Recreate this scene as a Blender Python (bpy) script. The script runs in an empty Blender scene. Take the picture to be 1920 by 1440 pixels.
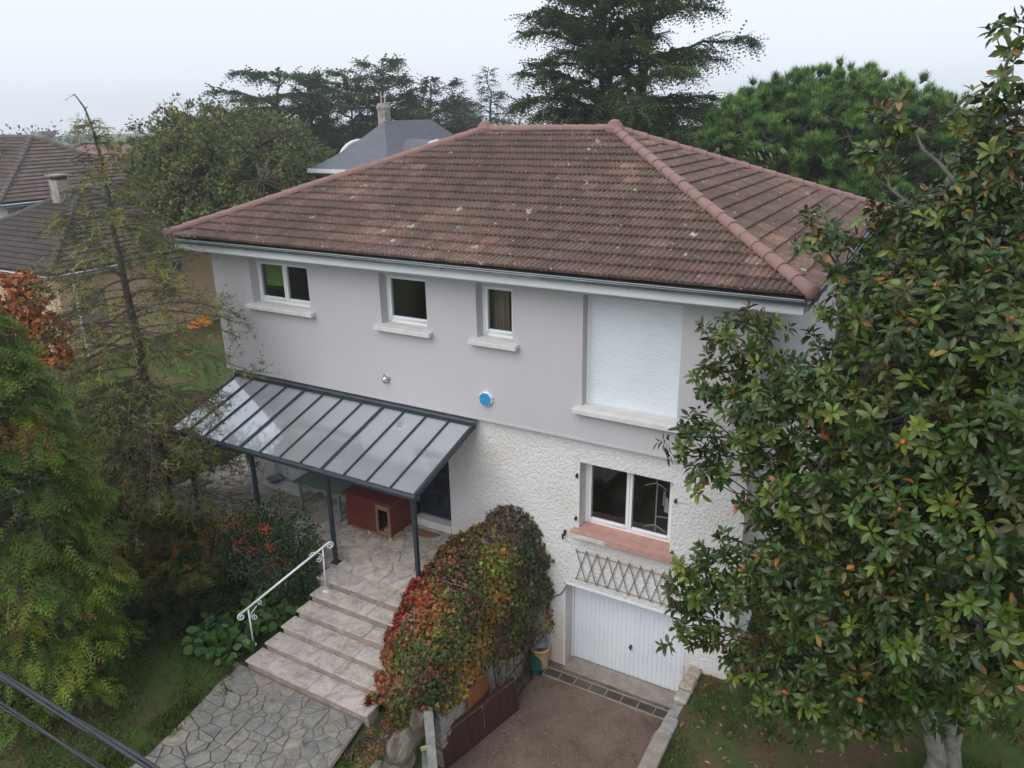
import bpy, bmesh, math, random
import numpy as np
from mathutils import Vector, Matrix

# ------------------------------------------------------------------ camera, world, sun, exposure
SC = bpy.context.scene
COL = SC.collection
CAM = Vector((5.862, -12.149, 11.189))
cam_d = bpy.data.cameras.new('camera'); cam = bpy.data.objects.new('camera', cam_d); COL.objects.link(cam)
YAW, PITCH, ROLL = 0.52588, 0.342598, -0.017127
_d = Vector((-math.sin(YAW)*math.cos(PITCH), math.cos(YAW)*math.cos(PITCH), -math.sin(PITCH)))
_r = Vector((math.cos(YAW), math.sin(YAW), 0)); _u = _r.cross(_d)
_c, _s = math.cos(ROLL), math.sin(ROLL)
_r, _u = _c*_r + _s*_u, -_s*_r + _c*_u
cam.matrix_world = Matrix(((_r.x, _u.x, -_d.x, CAM.x), (_r.y, _u.y, -_d.y, CAM.y), (_r.z, _u.z, -_d.z, CAM.z), (0, 0, 0, 1)))
cam_d.sensor_width = 36; cam_d.lens = 1443.5/1920*36
cam_d.clip_start = 0.1; cam_d.clip_end = 3000
SC.camera = cam

SUN_EL, SUN_AZ = math.radians(50), math.radians(195)      # high soft sun behind the clouds, azimuth clockwise from +y
world = bpy.data.worlds.new('World'); SC.world = world; world.use_nodes = True
wn = world.node_tree; wn.nodes.clear()
sky = wn.nodes.new('ShaderNodeTexSky'); sky.sky_type = 'NISHITA'; sky.sun_disc = False
sky.sun_elevation = SUN_EL; sky.sun_rotation = SUN_AZ
sky.air_density = 1.0; sky.dust_density = 3.0; sky.ozone_density = 1.0; sky.altitude = 200
hs = wn.nodes.new('ShaderNodeHueSaturation'); hs.inputs['Saturation'].default_value = 0.22
mixc = wn.nodes.new('ShaderNodeMix'); mixc.data_type = 'RGBA'; mixc.inputs[0].default_value = 0.85
mixc.inputs[7].default_value = (6.7, 7.2, 8.0, 1)          # even cloud deck
bg = wn.nodes.new('ShaderNodeBackground'); bg.inputs['Strength'].default_value = 0.10
wo = wn.nodes.new('ShaderNodeOutputWorld')
wn.links.new(sky.outputs[0], hs.inputs['Color']); wn.links.new(hs.outputs[0], mixc.inputs[6])
wn.links.new(mixc.outputs[2], bg.inputs['Color']); wn.links.new(bg.outputs[0], wo.inputs['Surface'])

sun_d = bpy.data.lights.new('sun', 'SUN'); sun_d.energy = 1.3; sun_d.angle = math.radians(60); sun_d.color = (1.0, 0.97, 0.93)
sun = bpy.data.objects.new('sun', sun_d); COL.objects.link(sun)
sv = Vector((math.sin(SUN_AZ)*math.cos(SUN_EL), math.cos(SUN_AZ)*math.cos(SUN_EL), math.sin(SUN_EL)))
sun.rotation_euler = sv.to_track_quat('Z', 'Y').to_euler(); sun.location = (0, -20, 40)

vs = SC.view_settings; vs.view_transform = 'Standard'; vs.look = 'None'; vs.exposure = 0.56; vs.gamma = 1.0
vs.use_curve_mapping = False
SC.cycles.use_denoising = True
SC.cycles.max_bounces = 6; SC.cycles.diffuse_bounces = 3; SC.cycles.glossy_bounces = 3
SC.cycles.transmission_bounces = 4; SC.cycles.transparent_max_bounces = 8; SC.cycles.volume_bounces = 2
SC.cycles.sample_clamp_indirect = 6
SC.cycles.use_adaptive_sampling = True; SC.cycles.adaptive_threshold = 0.02

# ------------------------------------------------------------------ helpers
rng = np.random.default_rng(7); R = random.Random(11)
def V3(*a): return np.array(a, float)

def tag(o, label=None, cat=None, group=None, kind=None):
    if label: o['label'] = label
    if cat: o['category'] = cat
    if group: o['group'] = group
    if kind: o['kind'] = kind
    return o

def adopt(o, parent):
    """parts are modelled in world coordinates: undo the parent's own placement (an Empty's location; meshes sit at the origin)"""
    if parent is not None:
        o.parent = parent
        o.matrix_parent_inverse = Matrix.Translation(-parent.location) if parent.type == 'EMPTY' else Matrix.Identity(4)
    return o

def thing(name, loc, label, cat, group=None, kind=None):
    e = bpy.data.objects.new(name, None); COL.objects.link(e); e.location = loc; e.empty_display_size = 0.2
    return tag(e, label, cat, group, kind)

def link(name, me, mats, parent=None):
    o = bpy.data.objects.new(name, me); COL.objects.link(o)
    if len(me.materials) == 0:
        for m in (mats if isinstance(mats, (list, tuple)) else [mats]): me.materials.append(m)
    return adopt(o, parent)

def from_arrays(name, Vt, F, mat, parent=None, col=None, smooth=False):
    """Vt (n,3); F (m,k) one polygon size; col (n,3) -> attribute Col"""
    me = bpy.data.meshes.new(name)
    Vt = np.asarray(Vt, np.float32); F = np.asarray(F, np.int32)
    m, k = F.shape
    me.vertices.add(len(Vt)); me.vertices.foreach_set('co', Vt.ravel())
    me.loops.add(m*k); me.loops.foreach_set('vertex_index', F.ravel())
    me.polygons.add(m); me.polygons.foreach_set('loop_start', np.arange(0, m*k, k, dtype=np.int32))
    try: me.polygons.foreach_set('loop_total', np.full(m, k, np.int32))
    except Exception: pass
    me.polygons.foreach_set('use_smooth', np.full(m, smooth))
    me.update(calc_edges=True)
    if col is not None:
        a = me.color_attributes.new('Col', 'FLOAT_COLOR', 'POINT')
        c = np.ones((len(Vt), 4), np.float32); c[:, :3] = col; a.data.foreach_set('color', c.ravel())
    return link(name, me, mat, parent)

class MB:
    def __init__(s): s.v = []; s.f = []
    def add(s, vs_, fs):
        n = len(s.v); s.v += [tuple(p) for p in vs_]; s.f += [tuple(i+n for i in q) for q in fs]; return s
    def box(s, x0, x1, y0, y1, z0, z1):
        return s.add([(x0,y0,z0),(x1,y0,z0),(x1,y1,z0),(x0,y1,z0),(x0,y0,z1),(x1,y0,z1),(x1,y1,z1),(x0,y1,z1)],
                     [(0,3,2,1),(4,5,6,7),(0,1,5,4),(1,2,6,5),(2,3,7,6),(3,0,4,7)])
    def bar(s, a, b, w, h, up=(0,0,1)):
        a, b = Vector(a), Vector(b); t = (b-a).normalized(); up = Vector(up)
        if abs(t.dot(up)) > .98: up = Vector((0,1,0))
        sd = t.cross(up).normalized()*(w/2); n = sd.cross(t).normalized()*(h/2)
        p = [a-sd-n, a+sd-n, a+sd+n, a-sd+n, b-sd-n, b+sd-n, b+sd+n, b-sd+n]
        return s.add(p, [(0,1,2,3),(7,6,5,4),(0,4,5,1),(1,5,6,2),(2,6,7,3),(3,7,4,0)])
    def tube(s, pts, rad, n=8, cap=True):
        P = [Vector(p) for p in pts]; rad = rad if hasattr(rad, '__len__') else [rad]*len(P)
        rings = []; ref = None
        for i, p in enumerate(P):
            t = (P[min(i+1, len(P)-1)]-P[max(i-1, 0)]).normalized()
            if ref is None or abs(ref.dot(t)) > .95: ref = Vector((0,0,1)) if abs(t.z) < .9 else Vector((1,0,0))
            a = (ref - t*ref.dot(t)).normalized(); b = t.cross(a); ref = a
            rings.append([p+(a*math.cos(2*math.pi*k/n)+b*math.sin(2*math.pi*k/n))*rad[i] for k in range(n)])
        vs_ = [q for r_ in rings for q in r_]
        fs = [(i*n+k, i*n+(k+1)%n, (i+1)*n+(k+1)%n, (i+1)*n+k) for i in range(len(P)-1) for k in range(n)]
        if cap: fs += [tuple(range(n))[::-1], tuple((len(P)-1)*n+k for k in range(n))]
        return s.add(vs_, fs)
    def lathe(s, c, prof, n=16, axis=None):
        vs_ = []; fs = []
        for (r_, z) in prof:
            for k in range(n): vs_.append((c[0]+r_*math.cos(2*math.pi*k/n), c[1]+r_*math.sin(2*math.pi*k/n), c[2]+z))
        for i in range(len(prof)-1):
            for k in range(n): fs.append((i*n+k, i*n+(k+1)%n, (i+1)*n+(k+1)%n, (i+1)*n+k))
        fs.append(tuple(range(n))[::-1]); fs.append(tuple((len(prof)-1)*n+k for k in range(n)))
        return s.add(vs_, fs)
    def prism(s, poly, z0, z1, inset=0.0, bev=0.0):
        n = len(poly); cx = sum(p[0] for p in poly)/n; cy = sum(p[1] for p in poly)/n
        vs_ = [(x,y,z0) for x,y in poly]+[(x,y,z1-bev) for x,y in poly]
        fs = [(i,(i+1)%n,n+(i+1)%n,n+i) for i in range(n)]
        if bev > 0:
            for x,y in poly:
                dx, dy = cx-x, cy-y; L = math.hypot(dx,dy) or 1; vs_.append((x+dx/L*inset, y+dy/L*inset, z1))
            fs += [(n+i,n+(i+1)%n,2*n+(i+1)%n,2*n+i) for i in range(n)]; fs.append(tuple(range(2*n,3*n)))
        else: fs.append(tuple(range(n,2*n)))
        return s.add(vs_, fs)
    def build(s, name, mat, parent=None, smooth=False, bevel=0.0, mtx=None):
        me = bpy.data.meshes.new(name); me.from_pydata(s.v, [], s.f)
        if mtx is not None: me.transform(mtx)
        if bevel > 0:
            b = bmesh.new(); b.from_mesh(me); bmesh.ops.remove_doubles(b, verts=b.verts, dist=1e-5)
            bmesh.ops.recalc_face_normals(b, faces=b.faces)
            bmesh.ops.bevel(b, geom=[e for e in b.edges if len(e.link_faces) == 2 and e.calc_face_angle(0) > .5], offset=bevel, segments=1, affect='EDGES', clamp_overlap=True)
            b.to_mesh(me); b.free()
        if smooth: me.polygons.foreach_set('use_smooth', [True]*len(me.polygons))
        me.update()
        return link(name, me, mat, parent)

# ------------------------------------------------------------------ materials
def new_mat(name):
    m = bpy.data.materials.new(name); m.use_nodes = True; nt = m.node_tree
    b = nt.nodes['Principled BSDF']; return m, nt, b
def N(nt, typ, **kw):
    n = nt.nodes.new(typ)
    for k, v in kw.items(): setattr(n, k, v)
    return n
def noise(nt, vec, scale, detail=4, rough=.55, dist=0.0):
    n = N(nt, 'ShaderNodeTexNoise'); n.inputs['Scale'].default_value = scale; n.inputs['Detail'].default_value = detail
    n.inputs['Roughness'].default_value = rough; n.inputs['Distortion'].default_value = dist
    if vec is not None: nt.links.new(vec, n.inputs['Vector'])
    return n.outputs[0]
def ramp(nt, fac, stops):
    r_ = N(nt, 'ShaderNodeValToRGB'); cr = r_.color_ramp
    while len(cr.elements) < len(stops): cr.elements.new(.5)
    for e, (p, c) in zip(cr.elements, stops):
        e.position = p; e.color = (c, c, c, 1) if not hasattr(c, '__len__') else (*c, 1)
    nt.links.new(fac, r_.inputs[0]); return r_.outputs[0]
def mix(nt, fac, a, b, mode='MIX'):
    n = N(nt, 'ShaderNodeMix', data_type='RGBA', blend_type=mode)
    if isinstance(fac, (int, float)): n.inputs[0].default_value = fac
    else: nt.links.new(fac, n.inputs[0])
    for i, q in ((6, a), (7, b)):
        if hasattr(q, '__len__'): n.inputs[i].default_value = (*q, 1)
        else: nt.links.new(q, n.inputs[i])
    return n.outputs[2]
def bump(nt, b, h, strength, dist):
    n = N(nt, 'ShaderNodeBump'); n.inputs['Strength'].default_value = strength; n.inputs['Distance'].default_value = dist
    nt.links.new(h, n.inputs['Height']); nt.links.new(n.outputs[0], b.inputs['Normal']); return n
def wpos(nt): return N(nt, 'ShaderNodeNewGeometry').outputs['Position']

def mat(name, c1, c2=None, scale=3.0, rough=.7, spec=.4, metal=0.0, bstr=0.0, bscale=60, bdist=.01, detail=5, vec=None, lo=.35, hi=.65):
    m, nt, b = new_mat(name)
    b.inputs['Roughness'].default_value = rough; b.inputs['Specular IOR Level'].default_value = spec; b.inputs['Metallic'].default_value = metal
    p = wpos(nt)
    if c2 is None: b.inputs['Base Color'].default_value = (*c1, 1)
    else: nt.links.new(mix(nt, ramp(nt, noise(nt, p, scale, detail), [(lo, 0.), (hi, 1.)]), c1, c2), b.inputs['Base Color'])
    if bstr: bump(nt, b, noise(nt, p, bscale, 4), bstr, bdist)
    return m

def stone_mat(name, cols, scale=2.5, rough=.8, vein=None, bstr=.4):
    """pieces: colour from object random, mottled by noise"""
    m, nt, b = new_mat(name); p = wpos(nt)
    oi = N(nt, 'ShaderNodeObjectInfo')
    k = len(cols); base = ramp(nt, oi.outputs['Random'], [((i+.5)/k, c) for i, c in enumerate(cols)])
    n1 = ramp(nt, noise(nt, p, scale*2, 8, .7, .6), [(.3, .5), (.7, 1.3)])
    c = mix(nt, 1.0, base, n1, 'MULTIPLY')
    if vein is not None:
        w = ramp(nt, noise(nt, p, scale*1.3, 8, .7, 2.0), [(.47, 0.), (.5, .5), (.53, 0.)])
        c = mix(nt, w, c, vein)
    nt.links.new(c, b.inputs['Base Color']); b.inputs['Roughness'].default_value = rough
    bump(nt, b, noise(nt, p, 28, 6, .65), bstr, .012)
    return m

def leaf_mat(name, rough=.5, spec=.4, trans=.18, back=None, backmix=.8):
    m, nt, b = new_mat(name)
    at = N(nt, 'ShaderNodeAttribute', attribute_name='Col'); c = at.outputs['Color']
    if back is not None:
        g = N(nt, 'ShaderNodeNewGeometry')
        mm = N(nt, 'ShaderNodeMath', operation='MULTIPLY'); nt.links.new(g.outputs['Backfacing'], mm.inputs[0]); mm.inputs[1].default_value = backmix
        c = mix(nt, mm.outputs[0], c, back)
    nt.links.new(c, b.inputs['Base Color'])
    b.inputs['Roughness'].default_value = rough; b.inputs['Specular IOR Level'].default_value = spec
    if trans > 0:
        t = N(nt, 'ShaderNodeBsdfTranslucent'); nt.links.new(c, t.inputs['Color'])
        ms = N(nt, 'ShaderNodeMixShader'); ms.inputs[0].default_value = trans
        nt.links.new(b.outputs[0], ms.inputs[1]); nt.links.new(t.outputs[0], ms.inputs[2])
        nt.links.new(ms.outputs[0], nt.nodes['Material Output'].inputs['Surface'])
    return m

MT = {}
MT['white_metal'] = mat('white_metal', (.74,.76,.78), (.68,.70,.73), scale=.8, rough=.45, spec=.4)
MT['white_pvc'] = mat('white_pvc', (.80,.81,.83), rough=.35)
MT['shutter'] = mat('shutter', (.74,.78,.82), (.70,.74,.79), scale=1.2, rough=.4)
MT['sill'] = mat('sill', (.66,.65,.64), (.58,.57,.55), scale=4, rough=.8, bstr=.2, bscale=80, bdist=.004)
MT['zinc'] = mat('zinc', (.30,.33,.35), (.22,.25,.27), scale=3, rough=.42, metal=.75)
MT['anthracite'] = mat('anthracite', (.024,.032,.045), (.032,.040,.052), scale=5, rough=.42)
MT['navy_door'] = mat('navy_door', (.016,.022,.038), (.022,.028,.046), scale=5, rough=.4)
MT['grate'] = mat('grate', (.105,.092,.085), (.075,.062,.056), scale=9, rough=.7)
MT['branch_grey'] = mat('branch_grey', (.15,.14,.115), (.095,.085,.07), scale=6, rough=.95)
MT['dark_metal'] = mat('dark_metal', (.035,.033,.032), (.06,.05,.045), scale=8, rough=.6)
MT['trellis_wood'] = mat('trellis_wood', (.16,.14,.13), (.23,.21,.195), scale=14, rough=.85, bstr=.3)
MT['pink_paint'] = mat('pink_paint', (.42,.235,.195), (.48,.29,.245), scale=6, rough=.8, bstr=.25, bscale=70)
MT['flaked'] = mat('flaked', (.66,.63,.61), (.5,.46,.44), scale=9, rough=.9)
MT['kennel_red'] = mat('kennel_red', (.115,.022,.018), (.15,.030,.024), scale=5, rough=.6, bstr=.15, bscale=40)
MT['old_wood'] = mat('old_wood', (.26,.17,.10), (.17,.105,.06), scale=12, rough=.85, bstr=.4)
MT['grey_wood'] = mat('grey_wood', (.20,.195,.19), (.29,.285,.28), scale=9, rough=.9, bstr=.5, bscale=30)
MT['pale_wood'] = mat('pale_wood', (.52,.42,.27), (.42,.33,.21), scale=9, rough=.85)
MT['table_green'] = mat('table_green', (.13,.20,.165), (.20,.265,.23), scale=3.5, rough=.6)
MT['coir'] = mat('coir', (.19,.095,.05), (.27,.15,.085), scale=18, rough=1.0, bstr=.8, bscale=90)
MT['gate_brown'] = mat('gate_brown', (.065,.026,.026), (.05,.022,.022), scale=3.0, rough=.45, bstr=.12, bscale=25)
MT['gate_rim'] = mat('gate_rim', (.22,.17,.165), (.10,.05,.045), scale=10, rough=.6)
MT['orange_board'] = mat('orange_board', (.27,.105,.035), (.22,.08,.028), scale=4, rough=.7)
MT['iron'] = mat('iron', (.014,.013,.013), (.035,.024,.02), scale=12, rough=.7)
MT['bucket_green'] = mat('bucket_green', (.008,.075,.062), (.010,.09,.075), scale=6, rough=.35)
MT['can_blue'] = mat('can_blue', (.115,.18,.20), (.14,.205,.225), scale=6, rough=.4)
MT['tub_yellow'] = mat('tub_yellow', (.60,.36,.08), (.62,.50,.34), scale=5, rough=.5)
MT['black_plastic'] = mat('black_plastic', (.016,.018,.026), rough=.5)
MT['rubber'] = mat('rubber', (.022,.024,.03), (.04,.042,.05), scale=12, rough=.55)
MT['ceramic_grey'] = mat('ceramic_grey', (.30,.31,.30), (.2,.2,.2), scale=8, rough=.5)
MT['steel'] = mat('steel', (.55,.55,.56), rough=.3, metal=.9)
MT['bark'] = mat('bark', (.115,.10,.082), (.055,.045,.036), scale=9, rough=.95, bstr=.8, bscale=22, bdist=.03)
MT['bark_grey'] = mat('bark_grey', (.24,.235,.205), (.13,.125,.105), scale=7, rough=.95, bstr=.6, bscale=18, bdist=.02)
MT['twig'] = mat('twig', (.26,.24,.205), (.15,.135,.11), scale=6, rough=.95)
MT['twig_olive'] = mat('twig_olive', (.135,.118,.082), (.085,.072,.052), scale=6, rough=.95)
MT['bark_dark'] = mat('bark_dark', (.06,.05,.042), (.035,.03,.025), scale=4, rough=.95)
MT['interior'] = mat('interior', (.24,.20,.17), rough=.9)
MT['curtain'] = mat('curtain', (.30,.235,.16), (.20,.15,.10), scale=2, rough=.9)
MT['green_blind'] = mat('green_blind', (.17,.33,.07), (.14,.28,.06), scale=3, rough=.8)
MT['concrete'] = mat('concrete', (.30,.265,.235), (.22,.19,.165), scale=5, rough=.9, bstr=.4, bscale=30)
MT['tan_plaster'] = mat('tan_plaster', (.52,.36,.24), (.57,.41,.285), scale=.9, rough=.9)
MT['pale_plaster'] = mat('pale_plaster', (.52,.50,.45), (.46,.43,.38), scale=.8, rough=.9)
MT['rose_plaster'] = mat('rose_plaster', (.42,.29,.23), (.46,.33,.27), scale=.8, rough=.9)
MT['chimney_stone'] = mat('chimney_stone', (.40,.36,.32), (.22,.19,.17), scale=3, rough=.95)
MT['orange_tarp'] = mat('orange_tarp', (.85,.33,.03), (.75,.28,.03), scale=2, rough=.5)
MT['joint_sand'] = mat('joint_sand', (.29,.25,.215), (.35,.305,.265), scale=6, rough=.95, bstr=.4)
MT['joint_earth'] = mat('joint_earth', (.18,.135,.105), (.22,.175,.14), scale=6, rough=.95, bstr=.5)

# smooth mauve-grey render of the upper storey
m, nt, b = new_mat('mauve_render'); p = wpos(nt)
mpw = N(nt, 'ShaderNodeMapping'); nt.links.new(p, mpw.inputs[0]); mpw.inputs['Scale'].default_value = (5, 5, .35)
cw = mix(nt, ramp(nt, noise(nt, p, .5, 3), [(.3, 0.), (.7, 1.)]), (.495,.474,.495), (.530,.508,.530))
cw = mix(nt, ramp(nt, noise(nt, mpw.outputs[0], 1.0, 6, .65), [(.55, 0.), (.85, .12)]), cw, (.36,.345,.35))
nt.links.new(mix(nt, ramp(nt, noise(nt, p, 1.7, 6, .7), [(.55, 0.), (.8, .15)]), cw, (.54,.525,.54)), b.inputs['Base Color'])
b.inputs['Roughness'].default_value = .85; b.inputs['Specular IOR Level'].default_value = .25; bump(nt, b, noise(nt, p, 90, 3), .25, .004); MT['mauve'] = m
# coarse white crepi of the lower storey, soiled pinkish in patches near the ground
m, nt, b = new_mat('white_crepi'); p = wpos(nt)
sep = N(nt, 'ShaderNodeSeparateXYZ'); nt.links.new(p, sep.inputs[0])
mr = N(nt, 'ShaderNodeMapRange'); nt.links.new(sep.outputs[2], mr.inputs[0]); mr.inputs[1].default_value = .2; mr.inputs[2].default_value = 1.7; mr.inputs[3].default_value = .48; mr.inputs[4].default_value = 0.
ad = N(nt, 'ShaderNodeMath', operation='ADD'); nt.links.new(mr.outputs[0], ad.inputs[0]); nt.links.new(noise(nt, p, .9, 4), ad.inputs[1])
c = mix(nt, ramp(nt, ad.outputs[0], [(.5, 0.), (.95, 1.)]), (.70,.695,.69), (.58,.48,.41))
c = mix(nt, ramp(nt, noise(nt, p, 14, 4), [(.4, .0), (.75, .25)]), c, (.42,.39,.36))
nt.links.new(c, b.inputs['Base Color']); b.inputs['Roughness'].default_value = .95; b.inputs['Specular IOR Level'].default_value = .2
mp = N(nt, 'ShaderNodeMapping'); nt.links.new(p, mp.inputs[0]); mp.inputs['Scale'].default_value = (1, 1, .72)
v_ = N(nt, 'ShaderNodeTexVoronoi'); v_.feature = 'SMOOTH_F1'; v_.inputs['Scale'].default_value = 24
dn = N(nt, 'ShaderNodeMix', data_type='VECTOR'); dn.inputs[0].default_value = .12
nx = N(nt, 'ShaderNodeTexNoise'); nx.inputs['Scale'].default_value = 11; nt.links.new(p, nx.inputs['Vector'])
nt.links.new(mp.outputs[0], dn.inputs[4]); nt.links.new(nx.outputs['Color'], dn.inputs[5]); nt.links.new(dn.outputs[1], v_.inputs['Vector'])
bump(nt, b, ramp(nt, v_.outputs['Distance'], [(.05, 0.), (.6, 1.)]), .7, .018); MT['crepi'] = m

# roof tiles
def tile_mat(name, from_obj, lichen=True, gloss=.75):
    m, nt, b = new_mat(name); p = wpos(nt)
    base = N(nt, 'ShaderNodeObjectInfo').outputs['Color'] if from_obj else N(nt, 'ShaderNodeAttribute', attribute_name='Col').outputs['Color']
    c = mix(nt, 1.0, base, ramp(nt, noise(nt, p, 16, 6, .7), [(.3, .5), (.7, 1.45)]), 'MULTIPLY')
    c = mix(nt, ramp(nt, noise(nt, p, 2.6, 6, .65), [(.42, 0.), (.68, .6)]), c, (.075,.052,.044))
    c = mix(nt, ramp(nt, noise(nt, p, .9, 5, .6), [(.50, 0.), (.70, .45)]), c, (.105,.085,.052))
    c = mix(nt, ramp(nt, noise(nt, p, 5.5, 4, .6), [(.60, 0.), (.74, .5)]), c, (.21,.15,.13))
    if lichen:      # pale lichen: small specks and a few larger crusts
        for sc_, r0, thr, amt in ((7.5, .16, .55, .8), (1.9, .13, .58, .9)):
            dw = N(nt, 'ShaderNodeMix', data_type='VECTOR'); dw.inputs[0].default_value = .07; nz = N(nt, 'ShaderNodeTexNoise'); nz.inputs['Scale'].default_value = sc_*3; nt.links.new(p, nz.inputs['Vector'])
            nt.links.new(p, dw.inputs[4]); nt.links.new(nz.outputs['Color'], dw.inputs[5])
            vo = N(nt, 'ShaderNodeTexVoronoi'); vo.inputs['Scale'].default_value = sc_; nt.links.new(dw.outputs[1], vo.inputs['Vector'])
            sp = N(nt, 'ShaderNodeSeparateXYZ'); nt.links.new(vo.outputs['Color'], sp.inputs[0])
            mm = N(nt, 'ShaderNodeMath', operation='MULTIPLY'); nt.links.new(ramp(nt, vo.outputs['Distance'], [(r0*.75, amt), (r0, 0.)]), mm.inputs[0]); nt.links.new(ramp(nt, sp.outputs[0], [(thr, 0.), (thr+.02, 1.)]), mm.inputs[1])
            c = mix(nt, mm.outputs[0], c, (.42,.41,.36))
    nt.links.new(c, b.inputs['Base Color']); b.inputs['Roughness'].default_value = gloss; b.inputs['Specular IOR Level'].default_value = .3
    bump(nt, b, noise(nt, p, 70, 4), .35, .006); return m
MT['tile_obj'] = tile_mat('roof_tile_single', True); MT['tile_att'] = tile_mat('roof_tile_field', False)
MT['tile_far'] = tile_mat('roof_tile_far', False, False, .6)
MT['cap'] = mat('ridge_clay', (.27,.155,.138), (.225,.135,.120), scale=2.2, rough=.75, bstr=.2, bscale=40, bdist=.004)
MT['slate'] = mat('slate', (.085,.095,.115), (.115,.125,.145), scale=5, rough=.55, bstr=.35, bscale=9, bdist=.02)

# glass pane: see-through with real reflections
def glass(name, tint=(.88,.90,.90), ior=1.5):
    m = bpy.data.materials.new(name); m.use_nodes = True; nt = m.node_tree; nt.nodes.clear()
    o = N(nt, 'ShaderNodeOutputMaterial'); t = N(nt, 'ShaderNodeBsdfTransparent'); t.inputs[0].default_value = (*tint, 1)
    g = N(nt, 'ShaderNodeBsdfGlossy'); g.inputs['Roughness'].default_value = .01
    lw = N(nt, 'ShaderNodeLayerWeight'); lw.inputs[0].default_value = .5; pw = N(nt, 'ShaderNodeMath', operation='POWER'); nt.links.new(lw.outputs['Facing'], pw.inputs[0]); pw.inputs[1].default_value = 4.0
    fr = N(nt, 'ShaderNodeMath', operation='MULTIPLY_ADD'); nt.links.new(pw.outputs[0], fr.inputs[0]); fr.inputs[1].default_value = .9; fr.inputs[2].default_value = .06
    ms = N(nt, 'ShaderNodeMixShader'); nt.links.new(fr.outputs[0], ms.inputs[0]); nt.links.new(t.outputs[0], ms.inputs[1]); nt.links.new(g.outputs[0], ms.inputs[2])
    nt.links.new(ms.outputs[0], o.inputs[0]); return m
MT['glass'] = glass('window_glass')
# milky polycarbonate sheet
m, nt, b = new_mat('polycarbonate'); p = wpos(nt)
nt.links.new(mix(nt, ramp(nt, noise(nt, p, 2.5, 5, .6), [(.3, 0.), (.7, 1.)]), (.50,.52,.55), (.56,.58,.61)), b.inputs['Base Color'])
b.inputs['Metallic'].default_value = .6
b.inputs['Roughness'].default_value = .07; b.inputs['IOR'].default_value = 1.6; b.inputs['Specular IOR Level'].default_value = .5
wv = N(nt, 'ShaderNodeTexNoise'); wv.inputs['Scale'].default_value = 1.6; nt.links.new(p, wv.inputs['Vector']); bump(nt, b, wv.outputs[0], .02, .01); MT['polycarb'] = m

# ground: grass and bare soil in patches
def ground_mat(name, g1, g2, soil, t0, t1, sc=.55):
    m, nt, b = new_mat(name); p = wpos(nt)
    g = mix(nt, ramp(nt, noise(nt, p, 7, 5), [(.35, 0.), (.65, 1.)]), g1, g2)
    s_ = mix(nt, ramp(nt, noise(nt, p, 16, 6), [(.35, 0.), (.65, 1.)]), soil, tuple(q*1.5 for q in soil))
    c = mix(nt, ramp(nt, noise(nt, p, sc, 6, .62), [(t0, 0.), (t1, 1.)]), g, s_)
    nt.links.new(c, b.inputs['Base Color']); b.inputs['Roughness'].default_value = .95; b.inputs['Specular IOR Level'].default_value = .15
    bump(nt, b, noise(nt, p, 35, 6, .7), .9, .03); return m
MT['ground'] = ground_mat('garden_ground', (.042,.075,.018), (.070,.105,.028), (.095,.062,.042), .50, .64)
m, nt, b = new_mat('driveway_surface'); p = wpos(nt)
c = mix(nt, ramp(nt, noise(nt, p, .8, 6, .6), [(.32, 0.), (.68, 1.)]), (.105,.070,.053), (.185,.135,.105))
c = mix(nt, ramp(nt, noise(nt, p, 1.3, 6, .7, .8), [(.50, 0.), (.70, .8)]), c, (.065,.042,.030))
c = mix(nt, ramp(nt, noise(nt, p, 45, 3), [(.6, 0.), (.72, .7)]), c, (.33,.28,.235))
nt.links.new(c, b.inputs['Base Color']); b.inputs['Roughness'].default_value = .9; bump(nt, b, noise(nt, p, 60, 5, .7), .7, .015); MT['drive'] = m

MT['terrace_stone'] = stone_mat('terrace_stone', [(.42,.36,.315), (.47,.40,.345), (.39,.345,.315), (.50,.44,.39), (.36,.33,.305)], scale=2.2, bstr=.25)
MT['path_stone'] = stone_mat('path_stone', [(.19,.185,.17), (.23,.215,.19), (.165,.17,.165), (.25,.22,.185), (.20,.195,.18)], scale=3.0, bstr=.6)
MT['step_stone'] = stone_mat('step_stone', [(.36,.315,.285), (.41,.36,.325), (.38,.335,.305)], scale=1.7, vein=(.60,.55,.50), bstr=.35)
MT['riser_stone'] = stone_mat('riser_stone', [(.30,.235,.20), (.34,.27,.23)], scale=2.0, bstr=.35)
MT['wall_stone'] = stone_mat('wall_stone', [(.40,.33,.26), (.34,.33,.32), (.44,.345,.25), (.30,.30,.30), (.42,.38,.33)], scale=4, bstr=.7)
MT['rock'] = mat('rock', (.23,.195,.155), (.13,.108,.085), scale=4, rough=.95, bstr=.8, bscale=14, bdist=.05)

# foliage
MT['lf_magnolia'] = leaf_mat('magnolia_leaf', .32, .38, .10, back=(.12,.070,.028), backmix=.62)
MT['lf_thuja'] = leaf_mat('thuja_spray', .6, .25, .22)
MT['lf_dead'] = leaf_mat('dry_spray', .7, .2, .22)
MT['lf_cedar'] = leaf_mat('cedar_needles', .65, .2, .12)
MT['lf_broad'] = leaf_mat('broad_leaf', .55, .3, .22)
MT['lf_creeper'] = leaf_mat('creeper_leaf', .55, .3, .22)
MT['lf_bergenia'] = leaf_mat('bergenia_leaf', .40, .28, .15)
MT['lf_grass'] = leaf_mat('grass_blade', .7, .2, .25)
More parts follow.
